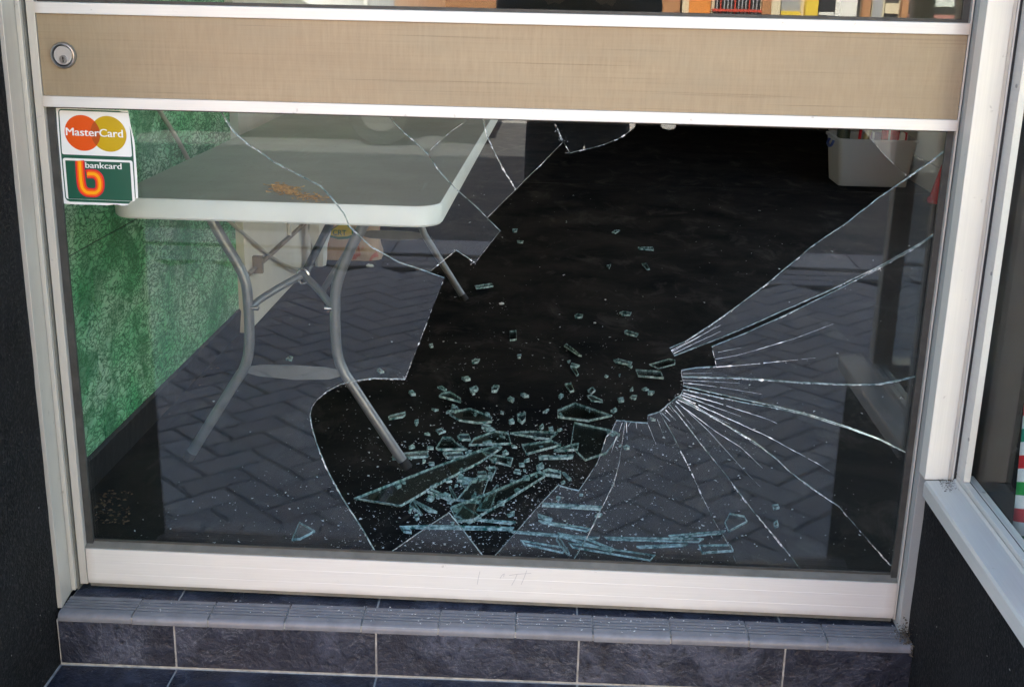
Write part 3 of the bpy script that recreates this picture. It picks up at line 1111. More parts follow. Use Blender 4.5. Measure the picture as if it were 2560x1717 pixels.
# ================================================================== CARD STICKER
for nm, c_ in (('ink_white', (.80, .81, .78)), ('ink_green', (.008, .085, .050)), ('ink_orange', (.70, .085, .006)), ('ink_yellow', (.52, .34, .003)), ('ink_brown', (.42, .070, .006)), ('ink_red', (.72, .012, .022)), ('ink_pink', (.55, .05, .10)), ('ink_amber', (.95, .40, .006)), ('ink_flame', (.88, .13, .006))):
    plain(nm, c_, .35)
stk = thing('card_sticker', tuple(at(230, 500, 1, .017)), 'two-panel payment card sticker on the door glass below the lock', 'sticker')
LAY = [GY0 - .0006]


def sp_(x, y, lay):
    p = at(130 + x * .1722, 260 + y * .1722, 1, .0165)
    return (p.x, GY0 - .0009 - lay * .00018, p.z)


def rounded(q, r=26, n=5):
    out = []
    for i in range(len(q)):
        a, b, c_ = Vector(q[i - 1]), Vector(q[i]), Vector(q[(i + 1) % len(q)])
        d1, d2 = (a - b).normalized() * r, (c_ - b).normalized() * r
        for k in range(n + 1):
            t = k / n
            out.append(tuple((b + d1) * (1 - t) ** 2 + b * 2 * t * (1 - t) + (b + d2) * t * t))
    return out


def flat(name, q, mat, lay, parent):
    f = [sp_(x, y, lay) for x, y in q]
    b = [(p[0], p[1] + .00012, p[2]) for p in f]
    return MB().prism(f, b, 0, 0).build(name, mat, parent)


def text_mesh(s, bold):
    cu = bpy.data.curves.new('t', 'FONT')
    cu.body = s
    cu.offset = bold
    cu.resolution_u = 4
    ob = bpy.data.objects.new('t', cu)
    col.objects.link(ob)
    dg = bpy.context.evaluated_depsgraph_get()
    me = bpy.data.meshes.new_from_object(ob.evaluated_get(dg))
    vs = [v.co.copy() for v in me.vertices]
    fs = [tuple(p.vertices) for p in me.polygons]
    bpy.data.objects.remove(ob)
    bpy.data.curves.remove(cu)
    bpy.data.meshes.remove(me)
    return vs, fs


def lettering(s, bold, p0, ux, uy, mat, fn, parent, name='lettering', capfrac=None):
    """map text so its box runs from p0 along ux (whole width) and uy (its full height above the baseline)"""
    vs, fs = text_mesh(s, bold)
    x0, x1 = min(v.x for v in vs), max(v.x for v in vs)
    z1 = max(v.y for v in vs)
    out = []
    for v in vs:
        a, b = (v.x - x0) / (x1 - x0), v.y / z1
        out.append(fn(p0[0] + ux[0] * a + uy[0] * b, p0[1] + ux[1] * a + uy[1] * b))
    return MB().add(out, fs).build(name, mat, parent, fix=False)


base = flat('backing_paper', [(55, 60), (500, 77), (1100, 100), (1120, 200), (1145, 340), (1168, 430), (1195, 540), (1225, 900), (1250, 1365), (1210, 1375), (1172, 1392), (1150, 1420), (1108, 1466), (1060, 1478), (1000, 1476), (940, 1462), (885, 1462), (800, 1474), (600, 1464), (380, 1462), (170, 1450), (100, 700)], 'ink_white', 0, stk)
flat('green_border', [(88, 125), (95, 90), (125, 74), (500, 88), (968, 104), (1020, 120), (1095, 122), (1122, 300), (1150, 430), (1175, 640), (1215, 1365), (1168, 1392), (1115, 1452), (640, 1432), (260, 1420), (215, 1400), (190, 1360), (120, 620)], 'ink_green', 1, stk)
up = flat('upper_panel', rounded([(103, 94), (1112, 132), (1162, 772), (146, 732)], 34), 'ink_white', 2, stk)
lo = flat('lower_panel', rounded([(153, 784), (1166, 824), (1207, 1418), (206, 1378)], 36), 'ink_white', 2, stk)
loin = flat('lower_field', rounded([(190, 820), (1132, 853), (1168, 1412), (238, 1376)], 14), 'ink_green', 3, lo)
A, B, U_, V_ = (442, 423), (822, 437), (259, 12), (20, 260)
circ = lambda c_: [(c_[0] + U_[0] * math.cos(t) + V_[0] * math.sin(t), c_[1] + U_[1] * math.cos(t) + V_[1] * math.sin(t)) for t in (2 * math.pi * k / 48 for k in range(48))]
flat('orange_disc', circ(A), 'ink_orange', 3, up)
flat('yellow_disc', circ(B), 'ink_yellow', 4, up)
hd = (B[0] - A[0]) / U_[0] / 2
th = math.acos(hd)
lens = [(A[0] + U_[0] * math.cos(t) + V_[0] * math.sin(t), A[1] + U_[1] * math.cos(t) + V_[1] * math.sin(t)) for t in (-th + 2 * th * k / 16 for k in range(17))]
lens += [(B[0] + U_[0] * math.cos(t) + V_[0] * math.sin(t), B[1] + U_[1] * math.cos(t) + V_[1] * math.sin(t)) for t in (math.pi - th + 2 * th * k / 16 for k in range(17))]
flat('disc_overlap', lens, 'ink_brown', 5, up)
for k_ in (0, 1):
    lettering('MasterCard', 0.0, (204 + 7 * k_, 455), (824, 34), (-6, -112), 'ink_white', lambda x, y: sp_(x, y, 6.4 + .5 * k_), up)
for k_ in (0, 1):
    lettering('bankcard', 0.0, (485 + 5 * k_, 928), (524, 22), (-5, -84), 'ink_white', lambda x, y: sp_(x, y, 5 + .5 * k_), lo)
bpath = smooth_path([(402, 824, 0), (412, 1000, 0), (424, 1130, 0), (446, 1222, 0), (500, 1278, 0), (570, 1290, 0), (640, 1286, 0), (690, 1236, 0), (698, 1150, 0), (680, 1072, 0), (628, 1022, 0), (560, 1014, 0), (506, 1016, 0)], 6)


def stroke(name, wd, mat, lay, trim=0):
    L, R_ = [], []
    pth = [p for p in bpath]
    pth[-1] = pth[-1] + Vector((trim, 0, 0))
    for i, p in enumerate(pth):
        t = (pth[min(i + 1, len(pth) - 1)] - pth[max(i - 1, 0)]).normalized()
        nn = Vector((-t.y, t.x, 0))
        L.append((*(p + nn * wd / 2)[:2], lay + i * .012))
        R_.append((*(p - nn * wd / 2)[:2], lay + i * .012))
    mb = MB()
    n = len(L)
    mb.add([sp_(*q) for q in L + R_], [(i, i + 1, n + i + 1, n + i) for i in range(n - 1)])
    mb.build(name, mat, lo)


for nm_, wd, mt, ly, tr_ in (('emblem_band', 134, 'ink_pink', 4, 0), ('emblem_band', 124, 'ink_red', 5, 5), ('emblem_band', 88, 'ink_flame', 6, 20), ('emblem_band', 40, 'ink_amber', 7, 40)):
    stroke(nm_, wd, mt, ly, tr_)

# ================================================================== FOLDING TABLE
ft = thing('folding_table', (.34, 1.4, 0), 'white folding table with grey wishbone legs behind the glass', 'table')
TX0, TX1, TY0, TY1, TZ = .017, .668, .200, 2.62, .74


def round_rect(x0, x1, y0, y1, r, n=8):
    out = []
    for cx, cy, a0 in ((x1 - r, y1 - r, 0), (x0 + r, y1 - r, 90), (x0 + r, y0 + r, 180), (x1 - r, y0 + r, 270)):
        for k in range(n + 1):
            a = math.radians(a0 + 90 * k / n)
            out.append((cx + r * math.cos(a), cy + r * math.sin(a)))
    return out


mb = MB()
rr = round_rect(TX0, TX1, TY0, TY1, .055)
rr2 = round_rect(TX0 + .004, TX1 - .004, TY0 + .004, TY1 - .004, .051)
n = len(rr)
rings = [[(x, y, TZ - .041) for x, y in rr2], [(x, y, TZ - .037) for x, y in rr], [(x, y, TZ - .005) for x, y in rr], [(x, y, TZ) for x, y in rr2]]
vs = [p for r_ in rings for p in r_]
fs = [(r_ * n + i, r_ * n + (i + 1) % n, (r_ + 1) * n + (i + 1) % n, (r_ + 1) * n + i) for r_ in range(3) for i in range(n)]
mb.add(vs, fs + [list(range(n - 1, -1, -1)), [3 * n + i for i in range(n)]], [1] * (3 * n) + [1, 0])
mb.build('tabletop', ['tabletop_dimmed', 'white_plastic'], ft, 0, True)


def leg_frame(y):
    fr2 = MB()
    L = [(.045, .70), (.089, .600), (.113, .555), (.150, .485), (.161, .430), (.160, .310), (.146, .250), (.118, .205), (-.008, .004)]
    R_ = [(.488, .70), (.437, .600), (.412, .555), (.383, .487), (.371, .430), (.371, .310), (.384, .255), (.410, .210), (.540, .004)]
    for side in (L, R_):
        pth = smooth_path([(x, y, z) for x, z in side], 5)
        lg = MB().tube(pth, .0125, 12).build('leg', 'steel_grey', ft, 0, True)
        e = side[-1]
        d = Vector((side[-1][0] - side[-2][0], 0, side[-1][1] - side[-2][1])).normalized()
        p = Vector((e[0], y, e[1]))
        MB().tube([p - d * .022, p + d * .002], .0142, 12).build('foot_cap', 'rubber', lg, 0, True)
    pp = [(.147, .236), (.18, .228), (.27, .222), (.35, .226), (.383, .236), (.386, .250), (.34, .257), (.27, .259), (.19, .257), (.145, .250)]
    MB().prism([(x, y - .002, z) for x, z in pp], [(x, y + .002, z) for x, z in pp], 0, 0).build('leg_brace', 'steel_grey', ft, .0008)


leg_frame(.655)
leg_frame(2.26)
RG = Vector((.277, .74, .464))
for sx, bxp in ((1, Vector((.172, .655, .400))), (-1, Vector((.362, .655, .405)))):
    pth = smooth_path([bxp, bxp + Vector((.012 * sx, .012, .014)), bxp.lerp(RG, .5) + Vector((0, 0, .006)), RG], 4)
    st = MB().tube(pth, .0088, 10).build('strut', 'steel_grey', ft, 0, True)
    MB().lathe([(.006, -.016), (.006, .014), (.004, .016)], bxp + Vector((0, -.004, 0)), (1, 0, 0), 10).build('bolt', 'zinc', st, 0, True)
MB().tube([RG + Vector((0, -.004, -.006)), Vector((.281, 1.04, .523)), Vector((.286, 1.92, .70))], .0105, 10).build('brace_tube', 'steel_dark', ft, 0, True)
MB().tube([RG + Vector((.014 * math.cos(t), -.006, .018 * math.sin(t) - .004)) for t in (2 * math.pi * k / 16 for k in range(17))], .003, 8).build('locking_ring', 'zinc', ft, 0, True)

# crumbs of dry plant matter on the tabletop
mb = MB()
for _ in range(420):
    t = random.random() ** 1.5
    c_ = at(690 + 120 * t + random.gauss(0, 9), 478 + 22 * t + random.gauss(0, 5) - (6 if t < .45 else 0), 2, TZ)
    r = random.uniform(.002, .0062) * (1.15 - .65 * t)
    mb.add([c_ + Vector((random.uniform(-1.6, 1.6), random.uniform(-1, 1), random.random() * .9)) * r for _ in range(4)], [(0, 1, 2), (0, 2, 3), (0, 3, 1), (1, 3, 2)])
tag(mb.build('plant_debris', 'crumb_orange'), 'small heap of orange-brown dry debris on the tabletop', 'debris', kind='stuff')
mb = MB()
for _ in range(260):
    x, y = random.uniform(TX0 + .02, TX1 - .02), random.uniform(TY0 + .02, 1.6)
    r = random.uniform(.0006, .0018)
    c_ = Vector((x, y, TZ + .0003))
    mb.add([c_ + Vector((random.uniform(-1, 1), random.uniform(-1, 1), random.random())) * r for _ in range(4)], [(0, 1, 2), (0, 2, 3), (0, 3, 1), (1, 3, 2)])
tag(mb.build('table_glass_dust', 'glass_fracture'), 'fine glass dust scattered over the folding tabletop', 'glass dust', kind='stuff')

# ================================================================== GLASS ON THE FLOOR
def crop(ox, oy, s):
    return lambda pts: [(ox + x * s, oy + y * s) for x, y in pts]


c5, c7 = crop(850, 560, .3827), crop(960, 1000, .25663)
cbr, cbl, c4 = crop(1700, 1117, .3827), crop(0, 1117, .3827), crop(0, 560, .3827)
SMALL = ('small clear glass fragment lying loose on the black shop floor', 'loose glass fragments')
SH = [
    # big or telling ones, each with words of its own
    (c5([(712, 1240), (730, 1222), (850, 1208), (920, 1235), (990, 1265), (995, 1295), (900, 1300), (780, 1280)]), 'brownish reflecting leaf-shaped glass shard beyond the main heap', .006),
    (c5([(1420, 1225), (1535, 1165), (1780, 1255), (1625, 1300), (1420, 1275)]), 'large five-sided clear shard with bright teal edges, right of the heap', .006),
    (c5([(1530, 1305), (1760, 1355), (1830, 1385), (1740, 1500), (1600, 1540), (1505, 1450)]), 'large dark shard half hidden by the standing glass at right', .006),
    (c5([(840, 1445), (875, 1400), (1010, 1350), (1100, 1360), (1118, 1432)]), 'flat four-sided shard lying at the middle top of the heap', .006),
    (c5([(1110, 1362), (1240, 1350), (1425, 1358), (1375, 1405), (1290, 1398)]), 'long pointed clear shard at the back edge of the heap', .006),
    (c5([(1185, 1440), (1380, 1415), (1445, 1445), (1215, 1500)]), 'teal-edged oblong shard on the right of the heap', .006),
    (c5([(625, 1470), (670, 1390), (725, 1390), (760, 1430), (832, 1475), (640, 1480)]), 'hollow-sided shard on the left of the heap', .006),
    (c5([(765, 1385), (785, 1370), (840, 1370), (855, 1410), (780, 1405)]), 'short square-ended shard behind the hollow-sided one', .006),
    (c5([(345, 1500), (575, 1483), (578, 1520), (340, 1535)]), 'straight bar of glass behind the near table foot', .006),
    (c5([(1930, 950), (2095, 960), (2115, 1010), (1945, 995)]), 'pale oblong shard lying nearest the right-hand break', .006),
    (c5([(2018, 918), (2150, 880), (2192, 890), (2190, 915), (2080, 945)]), 'thin dark rounded shard just behind the pale oblong one', .004),
    (c5([(645, 1130), (665, 1105), (720, 1092), (790, 1140), (790, 1165)]), 'triangular chipped shard beyond the brownish leaf-shaped shard', .006),
    (c5([(313, 1262), (330, 1250), (428, 1226), (430, 1245), (410, 1262), (320, 1278)]), 'narrow shard lying alone right of the table leg', .005),
    (c5([(1462, 795), (1480, 780), (1580, 870), (1560, 868)]), 'slim dagger-shaped shard pointing to the right-hand break', .005),
    (c5([(878, 408), (990, 388), (1002, 405), (890, 425)]), 'lone oblong chip near the far table leg foot', .006),
    (c5([(1108, 705), (1152, 702), (1154, 755), (1110, 758)]), 'small square frame-like glass chip standing in the open floor', .006),
    ([(884, 1253), (975, 1216), (1070, 1177), (1191, 1131), (1245, 1115), (1256, 1122), (1204, 1157), (1114, 1205), (1040, 1249), (1000, 1272)], 'longest dark sliver slanting across the heap from the left', .006),
    ([(1124, 1287), (1237, 1236), (1350, 1180), (1365, 1191), (1260, 1266), (1180, 1318), (1140, 1322)], 'long dark sliver slanting across the front of the heap', .006),
    (c7([(705, 990), (840, 840), (920, 770), (1030, 770), (945, 995), (920, 1010)]), 'dark shard with a green front edge between the two long slivers', .006),
    (c7([(420, 915), (455, 890), (690, 985), (670, 997)]), 'frosted splinter under the longest sliver', .006),
    (c7([(940, 485), (1080, 530), (1260, 565), (1240, 640), (1060, 600)]), 'curved-back shard in the middle of the heap', .005),
    (c7([(690, 1130), (770, 1040), (950, 1140), (830, 1195)]), 'fan-ribbed shard behind the standing triangle of glass', .005),
    (c7([(1545, 705), (1600, 685), (1725, 705), (1725, 755), (1570, 740)]), 'bright blocky chip at the tip of the front sliver', .007),
    (cbr([(290, 500), (325, 430), (420, 450), (440, 490), (315, 560)]), 'five-sided shard seen through the right-hand pane pieces', .005),
    (cbl([(1905, 605), (1955, 500), (2060, 550), (1960, 600)]), 'small triangle of glass behind the left-hand pane, near the rail', .005),
    (c7([(150, 1230), (420, 1225), (1270, 1270), (1260, 1285), (420, 1245)]), 'thin bright glass strip lying along the door bottom', .006),
    (c7([(1540, 1000), (2120, 1060), (2110, 1085), (1540, 1022)]), 'bluish glass bar behind the standing glass, parallel to the rail', .006),
    (c7([(1690, 1290), (1970, 1345), (2240, 1450), (2220, 1470), (1700, 1315)]), 'long green-edged wedge behind the glass near the rail', .006),
    # the rest
    (c5([(1530, 598), (1550, 586), (1590, 592), (1580, 610), (1535, 610)]), 0, .006),
    (c5([(1825, 578), (1850, 570), (1905, 580), (1895, 598), (1845, 595)]), 0, .006),
    (c5([(1855, 700), (1875, 692), (1950, 720), (1940, 738), (1860, 715)]), 0, .006),
    (c5([(1785, 885), (1820, 880), (1910, 905), (1900, 922), (1800, 902)]), 0, .006),
    (c5([(1505, 930), (1530, 920), (1560, 985), (1545, 993)]), 0, .005),
    (c5([(1468, 1045), (1510, 1040), (1530, 1088), (1505, 1095)]), 0, .006),
    (c5([(1615, 1085), (1650, 1065), (1670, 1085), (1640, 1108)]), 0, .006),
    (c5([(1612, 1122), (1640, 1120), (1715, 1150), (1718, 1163), (1640, 1155)]), 0, .004),
    (c5([(636, 1065), (665, 1058), (698, 1080), (690, 1088)]), 0, .005),
    (c5([(845, 1072), (890, 1055), (905, 1072), (895, 1085), (850, 1085)]), 0, .008),
    (c5([(990, 1070), (1010, 1050), (1042, 1055), (1025, 1092), (990, 1095)]), 0, .008),
    (c5([(1095, 1140), (1110, 1125), (1140, 1140), (1130, 1158)]), 0, .008),
    (c5([(1155, 1240), (1215, 1230), (1212, 1275), (1190, 1295), (1160, 1270)]), 0, .009),
    (c5([(1100, 1280), (1130, 1272), (1140, 1292), (1105, 1296)]), 0, .008),
    (c5([(940, 1325), (1000, 1330), (1015, 1345), (960, 1350)]), 0, .006),
    (c5([(1395, 1480), (1530, 1435), (1562, 1430), (1555, 1470), (1420, 1485)]), 0, .006),
    (c5([(670, 1495), (800, 1490), (808, 1520), (700, 1525)]), 0, .006),
    (c5([(1360, 1330), (1390, 1322), (1395, 1345), (1365, 1350)]), 0, .008),
    (c5([(1300, 1325), (1325, 1305), (1332, 1325), (1310, 1340)]), 0, .006),
    (c5([(1775, 55), (1800, 40), (1830, 42), (1800, 60)]), 0, .006),
    (c5([(1945, 155), (2045, 150), (2050, 170), (1950, 165)]), 0, .006),
    (c5([(1740, 270), (1770, 265), (1760, 290)]), 0, .006),
    (c5([(1970, 260), (2000, 255), (2025, 300), (2005, 305)]), 0, .006),
    (c5([(1125, 35), (1160, 35), (1155, 48), (1128, 47)]), 0, .008),
    (c5([(1155, 110), (1200, 110), (1195, 125), (1160, 125)]), 0, .006),
    (c5([(1155, 855), (1185, 852), (1180, 870), (1160, 872)]), 0, .006),
    (c5([(858, 890), (885, 880), (915, 882), (900, 903), (865, 905)]), 0, .006),
    (c5([(580, 785), (605, 782), (610, 800), (590, 802)]), 0, .006),
    (c7([(1500, 545), (1610, 535), (1615, 560), (1510, 572)]), 0, .006),
    (c7([(1590, 560), (1855, 530), (1840, 560), (1600, 582)]), 0, .006),
    (c7([(1480, 640), (1540, 605), (1560, 640), (1490, 665)]), 0, .009),
    (c7([(1735, 705), (1760, 705), (1825, 765), (1805, 775)]), 0, .006),
    (c7([(995, 665), (1080, 660), (1095, 680), (1040, 785), (1030, 690)]), 0, .006),
    (c7([(705, 765), (725, 750), (915, 765), (900, 788), (715, 788)]), 0, .007),
    (c7([(740, 810), (850, 800), (810, 865)]), 0, .006),
    (c7([(910, 700), (990, 695), (1020, 760), (920, 775)]), 0, .005),
    (c7([(630, 840), (650, 840), (715, 970), (695, 985)]), 0, .006),
    (c7([(245, 1030), (275, 970), (375, 1110)]), 0, .006),
    (c7([(280, 965), (350, 1000), (520, 1090), (430, 1080)]), 0, .006),
    (c7([(900, 1095), (1100, 820), (1122, 830), (1030, 1095)]), 0, .005),
    (c7([(1495, 1110), (1640, 1150), (1630, 1168), (1500, 1130)]), 0, .006),
    (c7([(1675, 1350), (1700, 1320), (1810, 1490), (1790, 1500)]), 0, .006),
    (c7([(90, 800), (140, 790), (170, 830), (130, 850)]), 0, .008),
    (c7([(1310, 615), (1360, 612), (1370, 630), (1320, 634)]), 0, .007),
    (c7([(290, 1120), (330, 1110), (345, 1150), (310, 1160)]), 0, .005),
    (c7([(160, 1240), (260, 1250), (270, 1290), (190, 1280)]), 0, .005),
    (cbr([(610, 495), (635, 480), (645, 510), (620, 522)]), 0, .006),
    (cbr([(120, 640), (330, 640), (350, 680), (140, 690)]), 0, .005),
    (c4([(1865, 880), (1890, 862), (1915, 868), (1905, 892)]), 0, .006),
    (cbr([(600, 1140 - 760), (640, 375), (650, 395), (610, 405)]), 0, .005),
]
for xa, ya, xb, yb, hh in ((1270, 1326, 1500, 1344, 5), (1510, 1342, 1760, 1356, 7), (1590, 1365, 1720, 1360, 5), (1420, 1366, 1640, 1388, 12), (1345, 1304, 1480, 1321, 7), (1180, 1296, 1290, 1310, 5), (1670, 1338, 1815, 1326, 7), (1300, 1354, 1420, 1370, 11)):
    SH.append(([(xa, ya), (xb, yb), (xb - 12, yb + hh), (xa + 9, ya + hh * .8)], 0, .004))
FRAG, MARK = [], []
NICK = ['leaf-shaped shard', 'large five-sided shard', 'large half-hidden shard', 'flat shard atop the heap', 'long pointed shard', 'teal-edged oblong shard', 'hollow-sided shard', 'square-ended shard', 'glass bar at the table foot', 'pale oblong shard', 'thin rounded shard', 'triangular chipped shard', 'narrow shard by the leg', 'dagger-shaped shard', 'lone oblong chip', 'square glass chip', 'longest sliver', 'front sliver', 'green-edged dark shard', 'frosted splinter', 'curved-back shard', 'fan-ribbed shard', 'bright blocky chip', 'shard behind the right pane', 'triangle behind the left pane', 'thin strip along the door', 'bluish glass bar', 'long green-edged wedge']
rnd = random.Random(3)
for _ in range(100):       # more small pieces in and round the heap
    if rnd.random() < .7:
        cx_, cy_ = rnd.gauss(1200, 130), rnd.gauss(1175, 70)
    else:
        cx_, cy_ = rnd.uniform(950, 1650), rnd.uniform(880, 1120)
    if not (880 < cx_ < 1640 and 900 < cy_ < 1330):
        continue
    rr_ = rnd.uniform(5, 15)
    a0_ = rnd.random() * 6.28
    st_ = rnd.uniform(.35, 1)
    rot = rnd.random() * 3.14
    q_ = []
    for k in range(rnd.choice((3, 4, 4, 5))):
        a_ = a0_ + k * 1.5 + rnd.uniform(-.3, .3)
        u_, v_ = rr_ * math.cos(a_), rr_ * st_ * math.sin(a_)
        q_.append((cx_ + u_ * math.cos(rot) - v_ * math.sin(rot), cy_ + .5 * (u_ * math.sin(rot) + v_ * math.cos(rot))))
    SH.append((q_, 0, rnd.choice((.005, .006, .006, .008))))
for pts, label, th_ in SH:
    top = [at(x, y, 2, th_) for x, y in pts]
    c_ = sum(top, Vector()) / len(top)
    rad = max((p - c_).length for p in top)
    small = label == 0
    ax, ay = (rnd.uniform(-.05, .05) for _ in range(2))
    vs_t, vs_b = [], []
    for p in top:
        d = p - c_
        dz = ax * d.x + ay * d.y
        vs_t.append(Vector((p.x, p.y, th_ + dz)))
        vs_b.append(Vector((p.x + d.x * -.02, p.y - d.y * .02, dz)))
    lift = .0012 - min(v.z for v in vs_b)
    if not small and 'sliver' in label:
        lift += .004
    vs_t = [v + Vector((0, 0, lift)) for v in vs_t]
    vs_b = [v + Vector((0, 0, lift)) for v in vs_b]
    # origin at the shard's own place
    base_ = Vector((c_.x, c_.y, 0))
    ar_ = abs(sum(top[i_].x * top[(i_ + 1) % len(top)].y - top[(i_ + 1) % len(top)].x * top[i_].y for i_ in range(len(top)))) / 2
    ch = min(.0016, rad * .22, ar_ / max(rad, 1e-4) * .10)
    inn = []
    nv_ = len(vs_t)
    for i_ in range(nv_):
        dd = vs_t[i_] - Vector((c_.x, c_.y, vs_t[i_].z))
        inn.append(vs_t[i_] - dd.normalized() * ch * 1.6 + Vector((0, 0, .0006)))
    mbs = MB()
    A_ = [v - base_ for v in vs_b] + [v - base_ for v in vs_t] + [v - base_ for v in inn]
    fcs = [list(range(nv_)), [2 * nv_ + i_ for i_ in range(nv_)][::-1]] + [(r_ * nv_ + (i_ + 1) % nv_, r_ * nv_ + i_, (r_ + 1) * nv_ + i_, (r_ + 1) * nv_ + (i_ + 1) % nv_) for r_ in range(2) for i_ in range(nv_)]
    mbs.add(A_, fcs, [0, 0] + [1] * (2 * nv_))
    o = mbs.build('glass_shard', ['glass_fallen', 'glass_edge'])
    o.location = base_
    mx = sum(p[0] for p in pts) / len(pts)
    my = sum(p[1] for p in pts) / len(pts)
    if small:
        k_ = 0 if c_.y < .72 else 1 if c_.y < 1.35 else 2
        tag(o, 'glass', 'glass shard', ('glass fragments in the heap', 'glass fragments past the heap', 'glass fragments far back')[k_])
        w_, h_ = max(p[0] for p in pts) - min(p[0] for p in pts), max(p[1] for p in pts) - min(p[1] for p in pts)
        sz = 'bar-like' if w_ > 60 else 'tiny' if w_ < 15 else 'small'
        FRAG.append((o, mx, my, sz, {3: 'three-sided', 4: 'four-sided', 5: 'five-sided'}.get(len(pts), 'many-sided')))
    else:
        tag(o, label, 'glass shard', 'large glass shards inside the door')
        MARK.append((mx, my, NICK[len(MARK)]))
# tell the small fragments apart by shape and by the larger shard they lie next to
pile = {}
for o, mx, my, sz, shp in FRAG:
    lx, ly, nick = min(MARK, key=lambda k_: (k_[0] - mx) ** 2 + 4 * (k_[1] - my) ** 2)
    dx, dy = mx - lx, 2 * (my - ly)
    side = ('right of' if dx > 0 else 'left of') if abs(dx) > abs(dy) else ('in front of' if dy > 0 else 'behind')
    pile.setdefault((sz, shp, side, nick), []).append((dx * dx + dy * dy, o))
RANK = ('just', 'second nearest', 'third nearest', 'fourth nearest', 'fifth nearest', 'sixth nearest')
for (sz, shp, side, nick), lst in pile.items():
    lst.sort(key=lambda k_: k_[0])
    for i, (_, o) in enumerate(lst):
        o['label'] = '%s %s glass fragment %s %s the %s' % (sz, shp, RANK[min(i, 5)] if i else 'nearest' if len(lst) > 1 else 'just', side, nick)

# crumbs of glass, far too many to count
mb = MB()


def crumb(c_, r, flat_=.7):
    mb.add([c_ + Vector((random.uniform(-1, 1) * r, random.uniform(-1, 1) * r, random.random() * r * flat_ + .0003)) for _ in range(4)], [(0, 1, 2), (0, 2, 3), (0, 3, 1), (1, 3, 2)])


clus = []
for _ in range(150):
    clus.append((random.gauss(.85, .33), .2 + abs(random.gauss(0, .75)), random.uniform(.015, .11)))
for _ in range(4600):
    u = random.random()
    if u < .42:
        x, y = random.gauss(.80, .26), abs(random.gauss(0, .36)) + .14
    elif u < .92:
        kx_, ky_, ks_ = random.choice(clus)
        x, y = random.gauss(kx_, ks_), random.gauss(ky_, ks_ * 1.4)
        if y < .1:
            continue
    else:
        x, y = random.uniform(-.1, 2.2), random.uniform(.1, 4.6)
    if x < -.13 or x > 3:
        continue
    big = random.random()
    r = (random.uniform(.0008, .0020) if big < .84 else random.uniform(.002, .0046)) * (1 + .22 * y)
    crumb(Vector((x, y, 0)), r)
for _ in range(520):
    p_ = at(random.gauss(1190, 135), min(1365, max(1010, random.gauss(1200, 75))), 2, 0)
    if p_.y > .09:
        crumb(p_, random.uniform(.0014, .0042), 1.2)
tag(mb.build('glass_crumbs', 'glass_crumb'), 'fine glass crumbs strewn over the black shop floor', 'glass crumbs', kind='stuff')
mb = MB()
for _ in range(330):
    x = random.gauss(.85, .38)
    if not -.01 < x < 1.56:
        continue
    crumb(Vector((x, random.uniform(-.088, -.022) + x * .0155, .0005)), random.uniform(.0007, .0028))
for _ in range(40):
    crumb(Vector((random.uniform(0, 1.5), random.uniform(-.19, -.11), PORCH_Z)), random.uniform(.0005, .002))
tag(mb.build('step_glass_crumbs', 'glass_crumb'), 'glass crumbs on the grooved step outside the door', 'glass crumbs', kind='stuff')

# ================================================================== THINGS FURTHER INSIDE
# cord, pipe and bracket on the left wall
cb = MB().tube(smooth_path([(-.150, 1.56, .43), (-.139, 1.80, .31), (-.138, 2.03, .205), (-.134, 2.25, .117), (-.120, 2.42, .060), (-.118, 2.58, .044), (-.125, 2.68, .10), (-.138, 2.74, .26), (-.139, 2.78, .45)], 6), .006, 8).build('power_cord', 'cable_beige', None, 0, True)
tag(cb, 'beige cord hanging in a loop along the off-white wall', 'cord')
cb = MB().tube(smooth_path([(-.165, .95, .89), (-.160, 1.057, .808), (-.158, 1.17, .725), (-.160, 1.274, .645), (-.165, 1.36, .58)], 6), .0065, 8).build('power_cord', 'cable_beige', None, 0, True)
tag(cb, 'beige cord running diagonally over the green wall above the table', 'cord')
pp = thing('wall_pipe', (-.14, 2.2, .2), 'thin brown pipe along the off-white wall under the table', 'pipe')
MB().tube([(-.137, 1.75, .203), (-.137, 2.9, .203)], .0085, 10).build('pipe', 'pipe_brown', pp, 0, True)
MB().box(-.146, -.112, 1.835, 1.855, .185, .245).build('pipe_bracket', 'pipe_brown', pp, .002)
cn = MB().tube([(-.138, 2.345, .205), (-.138, 2.345, .62)], .008, 10).build('conduit', 'white_plastic', None, 0, True)
tag(cn, 'short white conduit running up the wall from the brown pipe', 'conduit')
bg_ = thing('white_bag', (-.06, 2.62, 0), 'crumpled white plastic bag hanging beside the sack', 'bag')
mb = MB()
rings_ = 14
for j in range(rings_):
    z = .03 + .40 * j / (rings_ - 1)
    wd = .045 * math.sin(math.pi * (.12 + .78 * (j / (rings_ - 1)))) + .008
    for k in range(14):
        a = 2 * math.pi * k / 14
        r = wd * (1 + .28 * noise.noise(Vector((math.cos(a) * 2, math.sin(a) * 2, z * 14))))
        mb.v.append((-.080 + r * .8 * math.cos(a), 2.62 + r * math.sin(a), z))
for j in range(rings_ - 1):
    for k in range(14):
        mb.f.append([j * 14 + k, j * 14 + (k + 1) % 14, (j + 1) * 14 + (k + 1) % 14, (j + 1) * 14 + k])
        mb.mi.append(0)
mb.f += [list(range(13, -1, -1)), [(rings_ - 1) * 14 + k for k in range(14)]]
mb.mi += [0, 0]
mb.build('bag_body', 'white_plastic', bg_, 0, True)

# feed sack with its printed label


